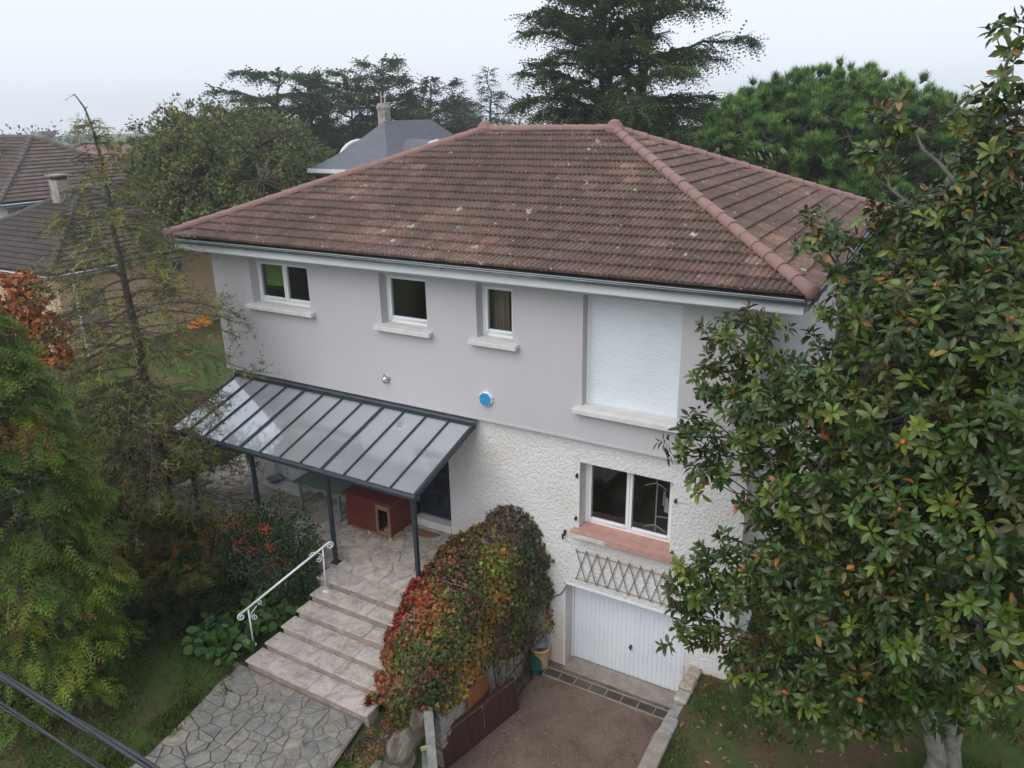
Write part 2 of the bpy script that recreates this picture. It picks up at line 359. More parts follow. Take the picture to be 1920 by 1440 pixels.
# ------------------------------------------------------------------ terrain
UX0, UX1, UY0, UY1 = -9.18, 3.47, -0.12, 9.2          # upper storey footprint
LX0, LX1, LY0 = -9.12, 3.41, 0.0                      # lower storey
ZT = 2.44                                             # terrace level
def smooth(t): t = np.clip(t, 0, 1); return t*t*(3-2*t)
def hgt(x, y):
    """ground height of the garden"""
    x = np.asarray(x, float); y = np.asarray(y, float)
    z = np.full(np.broadcast(x, y).shape, 2.0)
    left = 1.42 + .78*smooth((y+3.6)/1.4)*smooth((-x-4.5)/1.0) + .10*smooth((-x-5)/8)     # garden beside the path, rising to the terrace
    left = np.where((x > -4.55) & (x < -1.45) & (y < -4.4), 1.36, left)
    right = .98 + .35*smooth((x-6)/8)
    front = np.where(x < 1, left, right)
    k = smooth((y+.2)/3.0)
    z = np.where(x < 1, front*(1-k)+2.1*k, front*(1-k)+1.7*k)
    far = smooth((np.abs(y)+np.abs(x)-30)/40)
    z = z*(1-far)+1.6*far
    ramp_ = 1.3*smooth((-y-4.6)/5.5)
    z = np.where((x > -.92) & (x < 2.86) & (y < .5) & (y > -16), np.minimum(z, ramp_-.04), z)
    z = np.where((x > -9.0) & (x < 3.3) & (y > .10) & (y < 9.0), -.08, z)                   # under the house
    z = np.where((x > -10.15) & (x < -1.2) & (y > -2.2) & (y < .10), np.minimum(z, 2.30), z)
    return z + np.where((x > -.92) & (x < 2.86), 0, .03*np.sin(x*1.7+.6)*np.cos(y*1.3))
def axis(lo, hi, fine0, fine1, step, extra):
    a = list(np.arange(fine0, fine1+.01, step))
    q = step; p = fine1
    while p < hi: q *= 1.35; p += q; a.append(min(p, hi))
    q = step; p = fine0
    while p > lo: q *= 1.35; p -= q; a.append(max(p, lo))
    return np.unique(np.round(np.array(a+extra), 3))
gx = axis(-420, 420, -16, 12, .25, [-.94, -.92, -.90, 2.84, 2.86, 2.88, -9.02, -9.0, 3.28, 3.3, 3.32])
gy = axis(-420, 420, -9, 4, .25, [.08, .10, .12, 9.0, 9.02, -2.22, -2.20])
GX, GY = np.meshgrid(gx, gy); GZ = hgt(GX, GY); nx_, ny_ = len(gx), len(gy)
idx = np.arange(nx_*ny_).reshape(ny_, nx_)
GF = np.stack([idx[:-1, :-1], idx[:-1, 1:], idx[1:, 1:], idx[1:, :-1]], -1).reshape(-1, 4)
ground = from_arrays('ground', np.stack([GX, GY, GZ], -1).reshape(-1, 3), GF, MT['ground'], smooth=True)
tag(ground, 'garden soil and patchy lawn around the house', kind='structure')

b_ = MB(); ys = np.linspace(-14, .40, 40)
xs = np.linspace(-.70, 2.66, 14)
dv = [(x, y, float(1.3*smooth((-y-4.6)/5.5))+.012*math.sin(x*3+y*2)) for y in ys for x in xs]
df = [(j*14+i, j*14+i+1, (j+1)*14+i+1, (j+1)*14+i) for j in range(39) for i in range(13)]
tag(b_.add(dv, df).build('driveway', MT['drive'], smooth=True), 'brown worn driveway sunk in front of the garage', kind='structure')

# ------------------------------------------------------------------ the house
house = thing('house', (-2.8, 4.5, 0), 'two storey house with mauve upper wall, white crepi below and brown tiled hip roof', 'house')
def wall_front(mb, x0, x1, z0, z1, yf, yb, holes):
    """wall slab facing -y with rectangular openings (x0,x1,z0,z1)"""
    X = sorted({x0, x1, *[h[0] for h in holes], *[h[1] for h in holes]}); Z = sorted({z0, z1, *[h[2] for h in holes], *[h[3] for h in holes]})
    for i in range(len(X)-1):
        for j in range(len(Z)-1):
            cx, cz = (X[i]+X[i+1])/2, (Z[j]+Z[j+1])/2
            if any(h[0] < cx < h[1] and h[2] < cz < h[3] for h in holes): continue
            mb.add([(X[i],yf,Z[j]),(X[i+1],yf,Z[j]),(X[i+1],yf,Z[j+1]),(X[i],yf,Z[j+1])], [(0,1,2,3)])
            mb.add([(X[i],yb,Z[j]),(X[i+1],yb,Z[j]),(X[i+1],yb,Z[j+1]),(X[i],yb,Z[j+1])], [(3,2,1,0)])
    for a, b, c, d in holes:
        mb.add([(a,yf,c),(a,yb,c),(a,yb,d),(a,yf,d)], [(0,1,2,3)]); mb.add([(b,yf,c),(b,yb,c),(b,yb,d),(b,yf,d)], [(3,2,1,0)])
        mb.add([(a,yf,c),(b,yf,c),(b,yb,c),(a,yb,c)], [(0,1,2,3)]); mb.add([(a,yf,d),(b,yf,d),(b,yb,d),(a,yb,d)], [(3,2,1,0)])
    mb.add([(x0,yf,z0),(x1,yf,z0),(x1,yb,z0),(x0,yb,z0)], [(3,2,1,0)]); mb.add([(x0,yf,z1),(x1,yf,z1),(x1,yb,z1),(x0,yb,z1)], [(0,1,2,3)])
    mb.add([(x0,yf,z0),(x0,yb,z0),(x0,yb,z1),(x0,yf,z1)], [(3,2,1,0)]); mb.add([(x1,yf,z0),(x1,yb,z0),(x1,yb,z1),(x1,yf,z1)], [(0,1,2,3)])
WA = (-7.95, -6.18, 7.09, 8.12); WB = (-4.21, -3.05, 7.04, 8.12); WC = (-1.88, -1.08, 7.04, 8.12); WD = (.35, 2.15, 6.03, 8.12)
WE = (.28, 2.12, 3.40, 4.84); GAR = (0.0, 2.50, -.06, 2.04); FD = (-3.76, -2.78, 2.46, 4.72); BD = (-8.10, -7.15, 2.46, 4.55)
u = MB(); wall_front(u, UX0, UX1, 5.37, 8.30, UY0, .22, [WA, WB, WC, WD])
u.box(UX1-.3, UX1, .222, UY1, 5.37, 8.30).box(UX0, UX0+.3, .222, UY1, 5.37, 8.30).box(UX0+.302, UX1-.302, UY1-.3, UY1, 5.37, 8.30)
upper = u.build('upper_wall', MT['mauve'], house)
l = MB(); wall_front(l, LX0, LX1, -.10, 5.365, LY0, .42, [WE, GAR, FD, BD])
l.box(LX1-.3, LX1, .422, UY1-.05, -.1, 5.365).box(LX0, LX0+.3, .422, UY1-.05, -.1, 5.365).box(LX0+.302, LX1-.302, UY1-.35, UY1-.05, -.1, 5.365)
lower = l.build('lower_wall', MT['crepi'], house)
MB().box(UX0+.31, UX1-.31, .43, UY1-.36, 5.05, 5.30).box(LX0+.31, LX1-.31, .43, UY1-.36, 2.30, 2.42).box(UX0+.31, UX1-.31, .23, UY1-.31, 8.24, 8.29).box(-1.0, -.8, .43, UY1-.36, -.08, 5.04).box(-5.6, -5.45, .3, UY1-.32, 5.32, 8.23).box(-.4, -.25, .3, UY1-.32, 5.32, 8.23).build('floors', MT['interior'], house)
MB().box(UX0-.004, UX1+.004, UY0-.012, UY0+.03, 5.345, 5.385).build('drip_edge', MT['mauve'], house)

def window(w, yp, leaves, parent, extra=None):
    """pvc frame set back in the reveal; panes are sub-parts"""
    x0, x1, z0, z1 = w; f = .075; fr = MB()
    fr.box(x0, x0+f, yp, yp+.07, z0, z1).box(x1-f, x1, yp, yp+.07, z0, z1).box(x0+f, x1-f, yp, yp+.07, z1-f, z1).box(x0+f, x1-f, yp, yp+.07, z0, z0+f+.02)
    o = fr.build('window', MT['white_pvc'], parent, bevel=.006)
    sp = (x1-x0-2*f)/leaves
    for k in range(leaves):
        a = x0+f+k*sp+.003; b = a+sp-.006; s_ = .058; q = MB(); y2 = yp-.018
        c0, c1 = z0+f+.024, z1-f-.004
        q.box(a, a+s_, y2, y2+.06, c0, c1).box(b-s_, b, y2, y2+.06, c0, c1).box(a+s_, b-s_, y2, y2+.06, c1-s_, c1).box(a+s_, b-s_, y2, y2+.06, c0, c0+s_)
        q.build('sash', MT['white_pvc'], o, bevel=.005)
        MB().box(a+s_, b-s_, y2+.025, y2+.031, c0+s_, c1-s_).build('pane', MT['glass'], o)
    return o
def sill(x0, x1, yf, yb, z, th, mt, over=.13):
    return MB().add([(x0-over,yf,z-th),(x1+over,yf,z-th),(x1+over,yb,z-th),(x0-over,yb,z-th),(x0-over,yf,z-.012),(x1+over,yf,z-.012),(x1+over,yb,z),(x0-over,yb,z)],
                    [(0,3,2,1),(4,5,6,7),(0,1,5,4),(1,2,6,5),(2,3,7,6),(3,0,4,7)]).build('sill', mt, house, bevel=.008)
for w, n in ((WA, 2), (WB, 1), (WC, 1)):
    window(w, .10, n, house)
    sill(w[0], w[1], UY0-.15, UY0-.001, w[2]+.004, .105, MT['sill'])
    MB().box(w[0]+.002, w[1]-.002, UY0, .10, w[2]+.001, w[2]+.018).build('inner_sill', MT['sill'], house)
tag(MB().box(-7.76, -7.16, .175, .185, 7.48, 7.98).build('blind', MT['green_blind'], house), 'bright green blind behind the glass')
cu = MB(); cu.add([(x, .30+.03*math.sin(x*38), z) for x in np.linspace(-1.80, -1.38, 40) for z in (7.05, 8.1)], [(2*i, 2*i+2, 2*i+3, 2*i+1) for i in range(39)]).build('curtain', MT['curtain'], house, smooth=True)
tag(MB().box(-3.3, -2.3, 1.2, 1.25, 6.2, 8.0).build('cupboard', MT['curtain'], house), 'pale furniture seen through the glass')
# roller shutter
sh = MB(); z = WD[2]+.03
while z < WD[3]-.045:
    sh.add([(WD[0]+.05, .10, z), (WD[1]-.05, .10, z), (WD[0]+.05, .086, z+.008), (WD[1]-.05, .086, z+.008), (WD[0]+.05, .086, z+.034), (WD[1]-.05, .086, z+.034), (WD[0]+.05, .10, z+.043), (WD[1]-.05, .10, z+.043)],
           [(0,1,3,2), (2,3,5,4), (4,5,7,6)]); z += .0432
sh.box(WD[0]+.05, WD[1]-.05, .098, .115, WD[2]+.02, WD[3])
shut = sh.build('roller_shutter', MT['shutter'], house)
MB().box(WD[0]+.001, WD[0]+.055, .07, .13, WD[2], WD[3]).box(WD[1]-.055, WD[1]-.001, .07, .13, WD[2], WD[3]).box(WD[0]+.056, WD[1]-.056, .08, .128, WD[2]+.001, WD[2]+.03).build('guide_rail', MT['white_pvc'], shut)
sill(WD[0], WD[1], UY0-.16, UY0-.001, WD[2]+.004, .11, MT['sill'])
MB().box(WD[0]+.002, WD[1]-.002, UY0, .07, WD[2]+.001, WD[2]+.018).build('inner_sill', MT['sill'], house)
# ground floor window with pink sill
we = window(WE, .28, 2, house)
ps = MB().box(WE[0]-.0, WE[1]+.0, .0, .28, WE[2]-.02, WE[2]+.03).build('inner_sill', MT['pink_paint'], house)
sl = MB().box(WE[0]-.12, WE[1]+.12, -.17, -.001, WE[2]-.13, WE[2]+.02).build('sill', MT['pink_paint'], house, bevel=.008); tag(sl, 'salmon pink painted sill with flaked front')
MB().box(WE[0]-.115, WE[0]+.62, -.1735, -.1702, WE[2]-.125, WE[2]-.03).build('flaked_paint', MT['flaked'], sl)
for x, z in ((WE[0]-.05, 4.55), (WE[0]-.06, 3.62), (WE[1]+.07, 4.50), (WE[1]+.06, 3.42)):
    MB().box(x-.012, x+.012, -.05, 0, z-.04, z+.04).box(x-.03, x+.03, -.055, -.035, z-.012, z+.012).build('shutter_hinge', MT['iron'], house)
MB().box(-.03, -.01, -.06, 0, 3.18, 3.30).box(-.06, -.03, -.075, -.05, 3.10, 3.22).box(-.03, .03, -.07, -.05, 3.26, 3.30).build('shutter_catch', MT['iron'], house)
# garage door: ribbed steel sheet
gd = MB(); xs = []; x = GAR[0]+.055
while x < GAR[1]-.1: xs += [(x, .33), (x+.078, .33), (x+.083, .342), (x+.093, .342)]; x += .098
xs.append((GAR[1]-.05, .33))
gd.add([(a, b, z) for a, b in xs for z in (.03, 1.97)], [(2*i, 2*i+2, 2*i+3, 2*i+1) for i in range(len(xs)-1)])
gdo = gd.build('garage_door', MT['shutter'], house); tag(gdo, 'white ribbed up-and-over garage door')
MB().box(.004, .05, .30, .40, -.02, 2.03).box(2.45, 2.496, .30, .40, -.02, 2.03).box(.05, 2.45, .30, .40, 1.975, 2.03).build('door_frame', MT['white_metal'], gdo)
MB().lathe((0,0,0), [(.028,0),(.028,.012),(.016,.02),(.016,.05),(.03,.055),(.03,.07)], 10).build('handle', MT['black_plastic'], gdo, mtx=Matrix.Translation((1.34,.332,.78)) @ Matrix.Rotation(math.pi/2, 4, 'X'))
MB().box(1.325, 1.355, .29, .30, .70, .80).build('lever', MT['black_plastic'], gdo)
MB().box(-.035, 0-.001, -.012, .3, -.02, 2.075).box(2.501, 2.535, -.012, .3, -.02, 2.075).box(-.035, 2.535, -.012, .1, 2.041, 2.078).build('opening_trim', MT['white_metal'], house)
MB().add([(.0,-.12,.012),(2.5,-.12,.012),(2.5,.30,.045),(0,.30,.045),(0,-.12,-.06),(2.5,-.12,-.06)], [(0,1,2,3),(4,5,1,0)]).build('threshold', MT['concrete'], house)
# front door
dr = MB(); y = .20
dr.box(FD[0]+.06, FD[1]-.06, y, y+.05, 2.64, 4.66)
dro = dr.build('front_door', MT['navy_door'], house); tag(dro, 'dark navy front door with square glazed panels')
for k in range(4):
    z0 = 2.86+k*.45
    q = MB(); a, b_x = -3.28, -2.98
    q.box(a-.04, b_x+.04, y-.02, y-.001, z0-.04, z0).box(a-.04, b_x+.04, y-.02, y-.001, z0+.26, z0+.30).box(a-.04, a, y-.02, y-.001, z0, z0+.26).box(b_x, b_x+.04, y-.02, y-.001, z0, z0+.26).build('panel_moulding', MT['navy_door'], dro)
    MB().box(a, b_x, y-.006, y-.002, z0, z0+.26).build('glazed_panel', MT['glass'], dro)
MB().box(FD[0], FD[0]+.06, y-.02, y+.08, 2.6, 4.72).box(FD[1]-.06, FD[1], y-.02, y+.08, 2.6, 4.72).box(FD[0]+.06, FD[1]-.06, y-.02, y+.08, 4.66, 4.72).build('door_frame', MT['navy_door'], dro)
MB().box(FD[0]+.06, FD[1]-.06, y-.05, y-.021, 2.602, 2.64).build('threshold_bar', MT['steel'], dro)
MB().tube([(-3.62,y-.05,3.66),(-3.50,y-.05,3.66)], .012, 8).box(-3.64,-3.60,y-.02,y,3.58,3.72).build('handle', MT['steel'], dro)
MB().box(FD[0]+.002, FD[1]-.002, -.03, .28, 2.42, 2.60).build('doorstep', MT['sill'], house, bevel=.01)
MB().box(FD[0]-.002, FD[0]+.0, -.004, .19, 2.61, 4.72).box(FD[0]-.10, FD[0]-.003, -.01, -.001, 2.45, 4.80).build('door_surround', MT['white_metal'], house)
# second terrace door, white
wd = MB().box(BD[0]+.07, BD[1]-.07, .12, .16, 2.60, 4.50).build('terrace_door', MT['white_pvc'], house); tag(wd, 'white panelled terrace door')
MB().box(BD[0], BD[0]+.07, .10, .18, 2.46, 4.55).box(BD[1]-.07, BD[1], .10, .18, 2.46, 4.55).box(BD[0]+.07, BD[1]-.07, .10, .18, 4.50, 4.55).box(BD[0]+.07, BD[1]-.07, .10, .18, 2.46, 2.60).build('door_frame', MT['white_pvc'], wd)
for z0, z1 in ((2.72, 3.30), (3.42, 4.40)):
    MB().box(BD[0]+.2, BD[1]-.2, .108, .119, z0, z0+.03).box(BD[0]+.2, BD[1]-.2, .108, .119, z1-.03, z1).box(BD[0]+.2, BD[0]+.23, .108, .119, z0+.03, z1-.03).box(BD[1]-.23, BD[1]-.2, .108, .119, z0+.03, z1-.03).build('panel_moulding', MT['white_pvc'], wd)
MB().box(BD[0]-.16, BD[1]+.2, -.35, -.005, 2.44, 2.55).build('doorstep', MT['sill'], house, bevel=.01)

# ------------------------------------------------------------------ roof
EX0, EX1, EY0, EY1, EZ, RZ = -9.73, 4.20, -.757, 9.82, 8.60, 10.70
RUN = (EY1-EY0)/2; RY = (EY0+EY1)/2; RXL, RXR = EX0+RUN, EX1-RUN
roof = MB().add([(EX0+.05,EY0+.05,EZ-.05),(EX1-.05,EY0+.05,EZ-.05),(EX1-.05,EY1-.05,EZ-.05),(EX0+.05,EY1-.05,EZ-.05),(RXL,RY,RZ-.06),(RXR,RY,RZ-.06)],
    [(0,1,5,4),(1,2,5),(2,3,4,5),(3,0,4),(3,2,1,0)]).build('roof', MT['bark_dark'], house)
fa = MB()
for x0, x1, y0, y1 in ((EX0+.10, EX1-.10, EY0+.06, EY0+.085), (EX1-.125, EX1-.10, EY0+.086, EY1-.086), (EX0+.10, EX1-.10, EY1-.085, EY1-.06), (EX0+.10, EX0+.125, EY0+.086, EY1-.086)):
    fa.box(x0, x1, y0, y1, 8.32, 8.545)
fa.build('fascia', MT['white_metal'], house)
MB().box(EX0+.126, EX1-.126, EY0+.086, EY1-.086, 8.300, 8.318).build('soffit', MT['white_metal'], house)
def gutter(a, b):
    a, b = Vector(a), Vector(b); t = (b-a).normalized(); out = t.cross(Vector((0,0,1))); n = 9; g = MB()
    vs_ = []
    for p in (a, b):
        for r_ in (.066, .061):
            for k in range(n):
                an = math.pi*k/(n-1); vs_.append(p+out*(math.cos(an)*r_)-Vector((0,0,1))*(math.sin(an)*r_))
    fs = [(k, k+1, 2*n+k+1, 2*n+k) for k in range(n-1)]+[(n+k+1, n+k, 3*n+k, 3*n+k+1) for k in range(n-1)]+[(0, n, 3*n, 2*n), (n-1, 3*n-1, 4*n-1, 2*n-1)]
    g.add(vs_, fs); g.tube([a+out*.066, b+out*.066], .009, 6)
    o = g.build('gutter', MT['zinc'], house, smooth=True)
    L = (b-a).length; k = .35
    while k < L:
        p = a+t*k
        MB().tube([p+out*(math.cos(q)*.072)-Vector((0,0,math.sin(q)*.072)) for q in np.linspace(0, math.pi, 7)], .007, 4).build('bracket', MT['zinc'], o); k += .72
    return o
gz = 8.535
gutter((EX0+.02, EY0-.02, gz), (EX1-.03, EY0-.02, gz)); gutter((EX1-.02, EY0-.02, gz), (EX1-.02, EY1+.02, gz)); gutter((EX0+.02, EY1, gz), (EX0+.02, EY0, gz))
MB().tube([(EX1-.03,8.9,gz-.06),(EX1-.03,8.9,8.40),(UX1+.06,8.9,8.20),(UX1+.06,8.9,1.0)], .045, 8).build('downpipe', MT['zinc'], house, smooth=True)

TW, TG = .30, .318
def tile_profile():
    pts = []
    for k in range(3):
        for dx, z in ((.0, .0), (.022, .024), (.050, .024), (.072, .0)): pts.append((k*TW/3+dx, z))
    return pts+[(TW, 0.)]
def tile_mesh(L=TG+.05):
    pr = tile_profile(); n = len(pr); vs_ = []
    for y, lift, dz in ((0., .050, -.048), (0., .050, 0.), (L, 0., 0.)):
        for x, z in pr: vs_.append((x+.002, y, z+lift+dz if dz == 0 else lift+dz+z*.35))
    fs = [(r_*n+i, r_*n+i+1, (r_+1)*n+i+1, (r_+1)*n+i) for r_ in (0, 1) for i in range(n-1)]
    me = bpy.data.meshes.new('roof_tile'); me.from_pydata(vs_, [], fs); me.update(); return me
TILE = tile_mesh(); TV = np.array([v.co[:] for v in TILE.vertices]); TF = np.array([p.vertices[:] for p in TILE.polygons])
def vnoise(x, y, s):        # cheap smooth value noise for colour patches
    return math.sin(x*s*1.7+1.3)*math.cos(y*s*2.1-.7)*.5+math.sin((x+y)*s*.9+2.1)*.3+math.sin((x-1.7*y)*s*3.1)*.2
def tile_colour(x, y, rr):
    n1 = vnoise(x, y, .55); n2 = vnoise(x+9, y-4, 1.9); q = rr.random()
    k1 = min(1., max(0., (n1+.5*n2+.25*(q-.5)+.15)/.9)); k2 = 1. if q > .985 else min(1., max(0., (n1+.6*n2-.55)/.4))
    base = np.array((.128,.079,.066))*(1-k1)+np.array((.205,.122,.100))*k1
    base = base*(1-.7*k2)+np.array((.27,.155,.13))*.7*k2
    return base*(.80+.42*rr.random())*np.array((1., 1.+rr.uniform(-.05,.05), 1.+rr.uniform(-.08,.06)))
def lay(O, ud, vd, Lu, Lv, kL, kR, rr):
    """all tiles of one slope: list of (matrix, mesh or None if whole, colour, centre)"""
    ud, vd, O = Vector(ud).normalized(), Vector(vd).normalized(), Vector(O); nd = ud.cross(vd).normalized(); out = []
    rows = int(round(Lv/TG)); g = Lv/rows
    for j in range(rows):
        v0 = j*g; u0 = -(j % 2)*TW/2-.1
        for i in range(int(Lu/TW)+3):
            ua = u0+i*TW; vm = v0+g/2
            if ua+TW < vm*kL-.35 or ua > Lu-vm*kR+.35 : continue
            p = O+ud*ua+vd*v0+nd*.012
            Mx = Matrix((( ud.x, vd.x, nd.x, p.x), (ud.y, vd.y, nd.y, p.y), (ud.z, vd.z, nd.z, p.z), (0,0,0,1)))
            Mx = Mx @ Matrix.Rotation(rr.uniform(-.006,.006), 4, 'Z') @ Matrix.Translation((0, rr.uniform(-.006,.006), rr.uniform(0,.005)))
            me = None
            inside = all((ua+du >= (v0+dv_)*kL-.001) and (ua+du <= Lu-(v0+dv_)*kR+.001) for du in (0, TW) for dv_ in (0, g+.05))
            if not inside:
                b = bmesh.new(); b.from_mesh(TILE)
                for kk, side in ((kL, 1), (kR, -1)):
                    if side == 1: co = Vector((v0*kL-ua, 0, 0)); no = Vector((-1, kL, 0))
                    else: co = Vector((Lu-v0*kR-ua, 0, 0)); no = Vector((1, kR, 0))
                    bmesh.ops.bisect_plane(b, geom=b.verts[:]+b.edges[:]+b.faces[:], plane_co=co, plane_no=no, clear_outer=True)
                if len(b.faces) == 0: b.free(); continue
                me = bpy.data.meshes.new('roof_tile'); bmesh.ops.triangulate(b, faces=b.faces); b.to_mesh(me); b.free()
            c = p+ud*TW/2+vd*g/2
            out.append((Mx, me, tile_colour(c.dot(ud), c.dot(vd), rr), c))
    return out
SL = math.hypot(RUN, RZ-EZ); kk = RUN/SL; rr = random.Random(3); vz = (RZ-EZ)
vis = lay((EX0, EY0, EZ), (1,0,0), (0,RUN,vz), EX1-EX0, SL, kk, kk, rr) + lay((EX1, EY0, EZ), (0,1,0), (-RUN,0,vz), EY1-EY0, SL, kk, kk, rr)
hid = lay((EX1, EY1, EZ), (-1,0,0), (0,-RUN,vz), EX1-EX0, SL, kk, kk, rr) + lay((EX0, EY1, EZ), (0,-1,0), (RUN,0,vz), EY1-EY0, SL, kk, kk, rr)
vis.sort(key=lambda t: (t[3]-CAM).length)
TILE.materials.append(MT['tile_obj'])
for Mx, me, colr, c in vis[:300]:
    o = link('roof_tile', me or TILE, MT['tile_obj'], roof); o.matrix_basis = Mx; o.color = (*colr, 1)
def join_tiles(lst, name, parent, mt):
    Vs, Fs, Cs, n = [], [], [], 0
    for Mx, me, colr, c in lst:
        if me is None: tv, tf = TV, np.concatenate([TF[:, :3], TF[:, [0, 2, 3]]])
        else:
            tv = np.array([v.co[:] for v in me.vertices]); tf = np.array([p.vertices[:] for p in me.polygons])
        m3 = np.array(Mx); Vs.append(tv @ m3[:3, :3].T + m3[:3, 3]); Fs.append(tf+n); Cs.append(np.tile(colr, (len(tv), 1))); n += len(tv)
    return tag(from_arrays(name, np.concatenate(Vs), np.concatenate(Fs), mt, parent, np.concatenate(Cs)), kind='stuff')
join_tiles(vis[300:], 'roof_tiles', roof, MT['tile_att']); join_tiles(hid, 'roof_tiles', roof, MT['tile_att'])

def cap_mesh(L=.42, r0=.118, r1=.104):
    n = 11; vs_ = []; prof = [(0., r0+.007), (.035, r0+.008), (.048, r0), (L, r1)]
    for y, r_ in prof:
        for k in range(n):
            a = math.pi*(-.06+1.12*k/(n-1)); vs_.append((math.cos(a)*r_, y, math.sin(a)*r_*.88-.02))
    for k in range(n):
        a = math.pi*(-.06+1.12*k/(n-1)); vs_.append((math.cos(a)*(r0-.012), 0, math.sin(a)*(r0-.012)*.88-.02))
    fs = [(i*n+k+1, i*n+k, (i+1)*n+k, (i+1)*n+k+1) for i in range(len(prof)-1) for k in range(n-1)]+[(k, k+1, 4*n+k+1, 4*n+k) for k in range(n-1)]
    me = bpy.data.meshes.new('ridge_tile'); me.from_pydata(vs_, [], fs); me.polygons.foreach_set('use_smooth', [True]*len(fs)); me.materials.append(MT['cap']); return me
CAP = cap_mesh()
def caps(a, b, name, first=True):
    a, b = Vector(a), Vector(b); t = (b-a); L = t.length; t.normalize(); n = int(L/.385); st = L/n
    sd = t.cross(Vector((0,0,1))).normalized(); up = sd.cross(t)
    for k in range(n):
        p = a+t*(k*st)+up*.035+Vector((0,0,R.uniform(-.004,.004)))
        o = link(name, CAP, MT['cap'], roof)
        o.matrix_basis = Matrix(((sd.x,t.x,up.x,p.x),(sd.y,t.y,up.y,p.y),(sd.z,t.z,up.z,p.z),(0,0,0,1))) @ Matrix.Rotation(R.uniform(-.012,.012), 4, 'Z')
rl, rrt = (RXL, RY, RZ+.03), (RXR, RY, RZ+.03)
caps((EX0, EY0, EZ+.05), rl, 'hip_tile'); caps((EX1, EY0, EZ+.05), rrt, 'hip_tile'); caps((EX1, EY1, EZ+.05), rrt, 'hip_tile'); caps((EX0, EY1, EZ+.05), rl, 'hip_tile')
caps(rl, rrt, 'ridge_tile')
for p in (rl, rrt):
    MB().lathe((p[0], p[1], p[2]-.06), [(.20,0),(.205,.10),(.17,.18),(.15,.185),(.145,.215),(.12,.22),(.11,.245),(.06,.275),(.0,.28)], 16).build('ridge_finial', MT['cap'], roof, smooth=False)
for px, py in ((EX0, EY0), (EX1, EY0), (EX1, EY1)):
    d_ = Vector((1 if px < 0 else -1, 1 if py < 0 else -1, 0)).normalized(); q = Vector((px, py, EZ+.055))
    MB().lathe((0,0,0), [(.132,.0),(.125,-.035),(.10,-.065),(.05,-.085),(0,-.09)], 12).build('hip_end', MT['cap'], roof, smooth=True, mtx=Matrix.Translation(q+Vector((0,0,.02))) @ Matrix(((0,-d_.y,d_.x,0),(0,d_.x,d_.y,0),(1,0,0,0),(0,0,0,1))) @ Matrix.Scale(.95, 4))
# ------------------------------------------------------------------ terrace, stairs, paths
def clip_poly(poly, a, b, c):
    """keep a*x+b*y<=c"""
    out = []
    for i in range(len(poly)):
        p, q = poly[i], poly[(i+1) % len(poly)]; dp = a*p[0]+b*p[1]-c; dq = a*q[0]+b*q[1]-c
        if dp <= 0: out.append(p)
        if (dp < 0) != (dq < 0) and dp != dq:
            t = dp/(dp-dq); out.append((p[0]+(q[0]-p[0])*t, p[1]+(q[1]-p[1])*t))
    return out
def area(p): return .5*sum(p[i][0]*p[(i+1) % len(p)][1]-p[(i+1) % len(p)][0]*p[i][1] for i in range(len(p)))
def crazy(poly, n, gap, seed, aspect=1.0, wvar=.35):
    """irregular flagstones filling a convex polygon"""
    r_ = np.random.default_rng(seed); x0, x1 = min(p[0] for p in poly), max(p[0] for p in poly); y0, y1 = min(p[1] for p in poly), max(p[1] for p in poly)
    def inside(q): return all((poly[(i+1) % len(poly)][0]-poly[i][0])*(q[1]-poly[i][1])-(poly[(i+1) % len(poly)][1]-poly[i][1])*(q[0]-poly[i][0]) >= 0 for i in range(len(poly)))
    pts = []
    dm = math.sqrt(abs(area(poly))/n); dmin = .42*dm
    tries = 0
    while len(pts) < n and tries < n*80:
        tries += 1; q = (r_.uniform(x0, x1), r_.uniform(y0, y1))
        if inside(q) and all(math.hypot(q[0]-p[0], (q[1]-p[1])*aspect) > dmin*r_.uniform(.6, 1.25) for p in pts): pts.append(q)
    P = np.array(pts); cells = []; wt = r_.normal(0, wvar*dm*dm*.5, len(P))
    for i in range(len(P)):
        cell = list(poly); d2 = np.hypot(*(P-P[i]).T); order = np.argsort(d2)[1:28]
        for j in order:
            nx1, ny1 = P[j]-P[i]; L = math.hypot(nx1, ny1); nx1 /= L; ny1 /= L
            cell = clip_poly(cell, nx1, ny1, nx1*P[i][0]+ny1*P[i][1]+(L*L+wt[i]-wt[j])/(2*L)-gap/2*r_.uniform(.4, 1.6))
            if len(cell) < 3: break
        if len(cell) < 3 or abs(area(cell)) < .006: continue
        out = []
        for k in range(len(cell)):                       # nibble the edges
            a, b = cell[k], cell[(k+1) % len(cell)]; L = math.hypot(b[0]-a[0], b[1]-a[1])
            if L < .015: continue
            c = .14*min(1, .10/L)
            out.append((a[0]+(b[0]-a[0])*c, a[1]+(b[1]-a[1])*c))
            if L > .14: out.append(((a[0]+b[0])/2+r_.normal(0, .008), (a[1]+b[1])/2+r_.normal(0, .008)))
            out.append((b[0]-(b[0]-a[0])*c, b[1]-(b[1]-a[1])*c))
        if len(out) >= 3: cells.append(out)
    return cells
def pave(cells, z, mt, parent, name, th=.03, zr=.004, tilt=0):
    for c in cells:
        h = z(sum(p[0] for p in c)/len(c), sum(p[1] for p in c)/len(c)) if callable(z) else z
        MB().prism(c, h-th, h+R.uniform(-zr, zr), .009, .006).build(name, mt, parent)

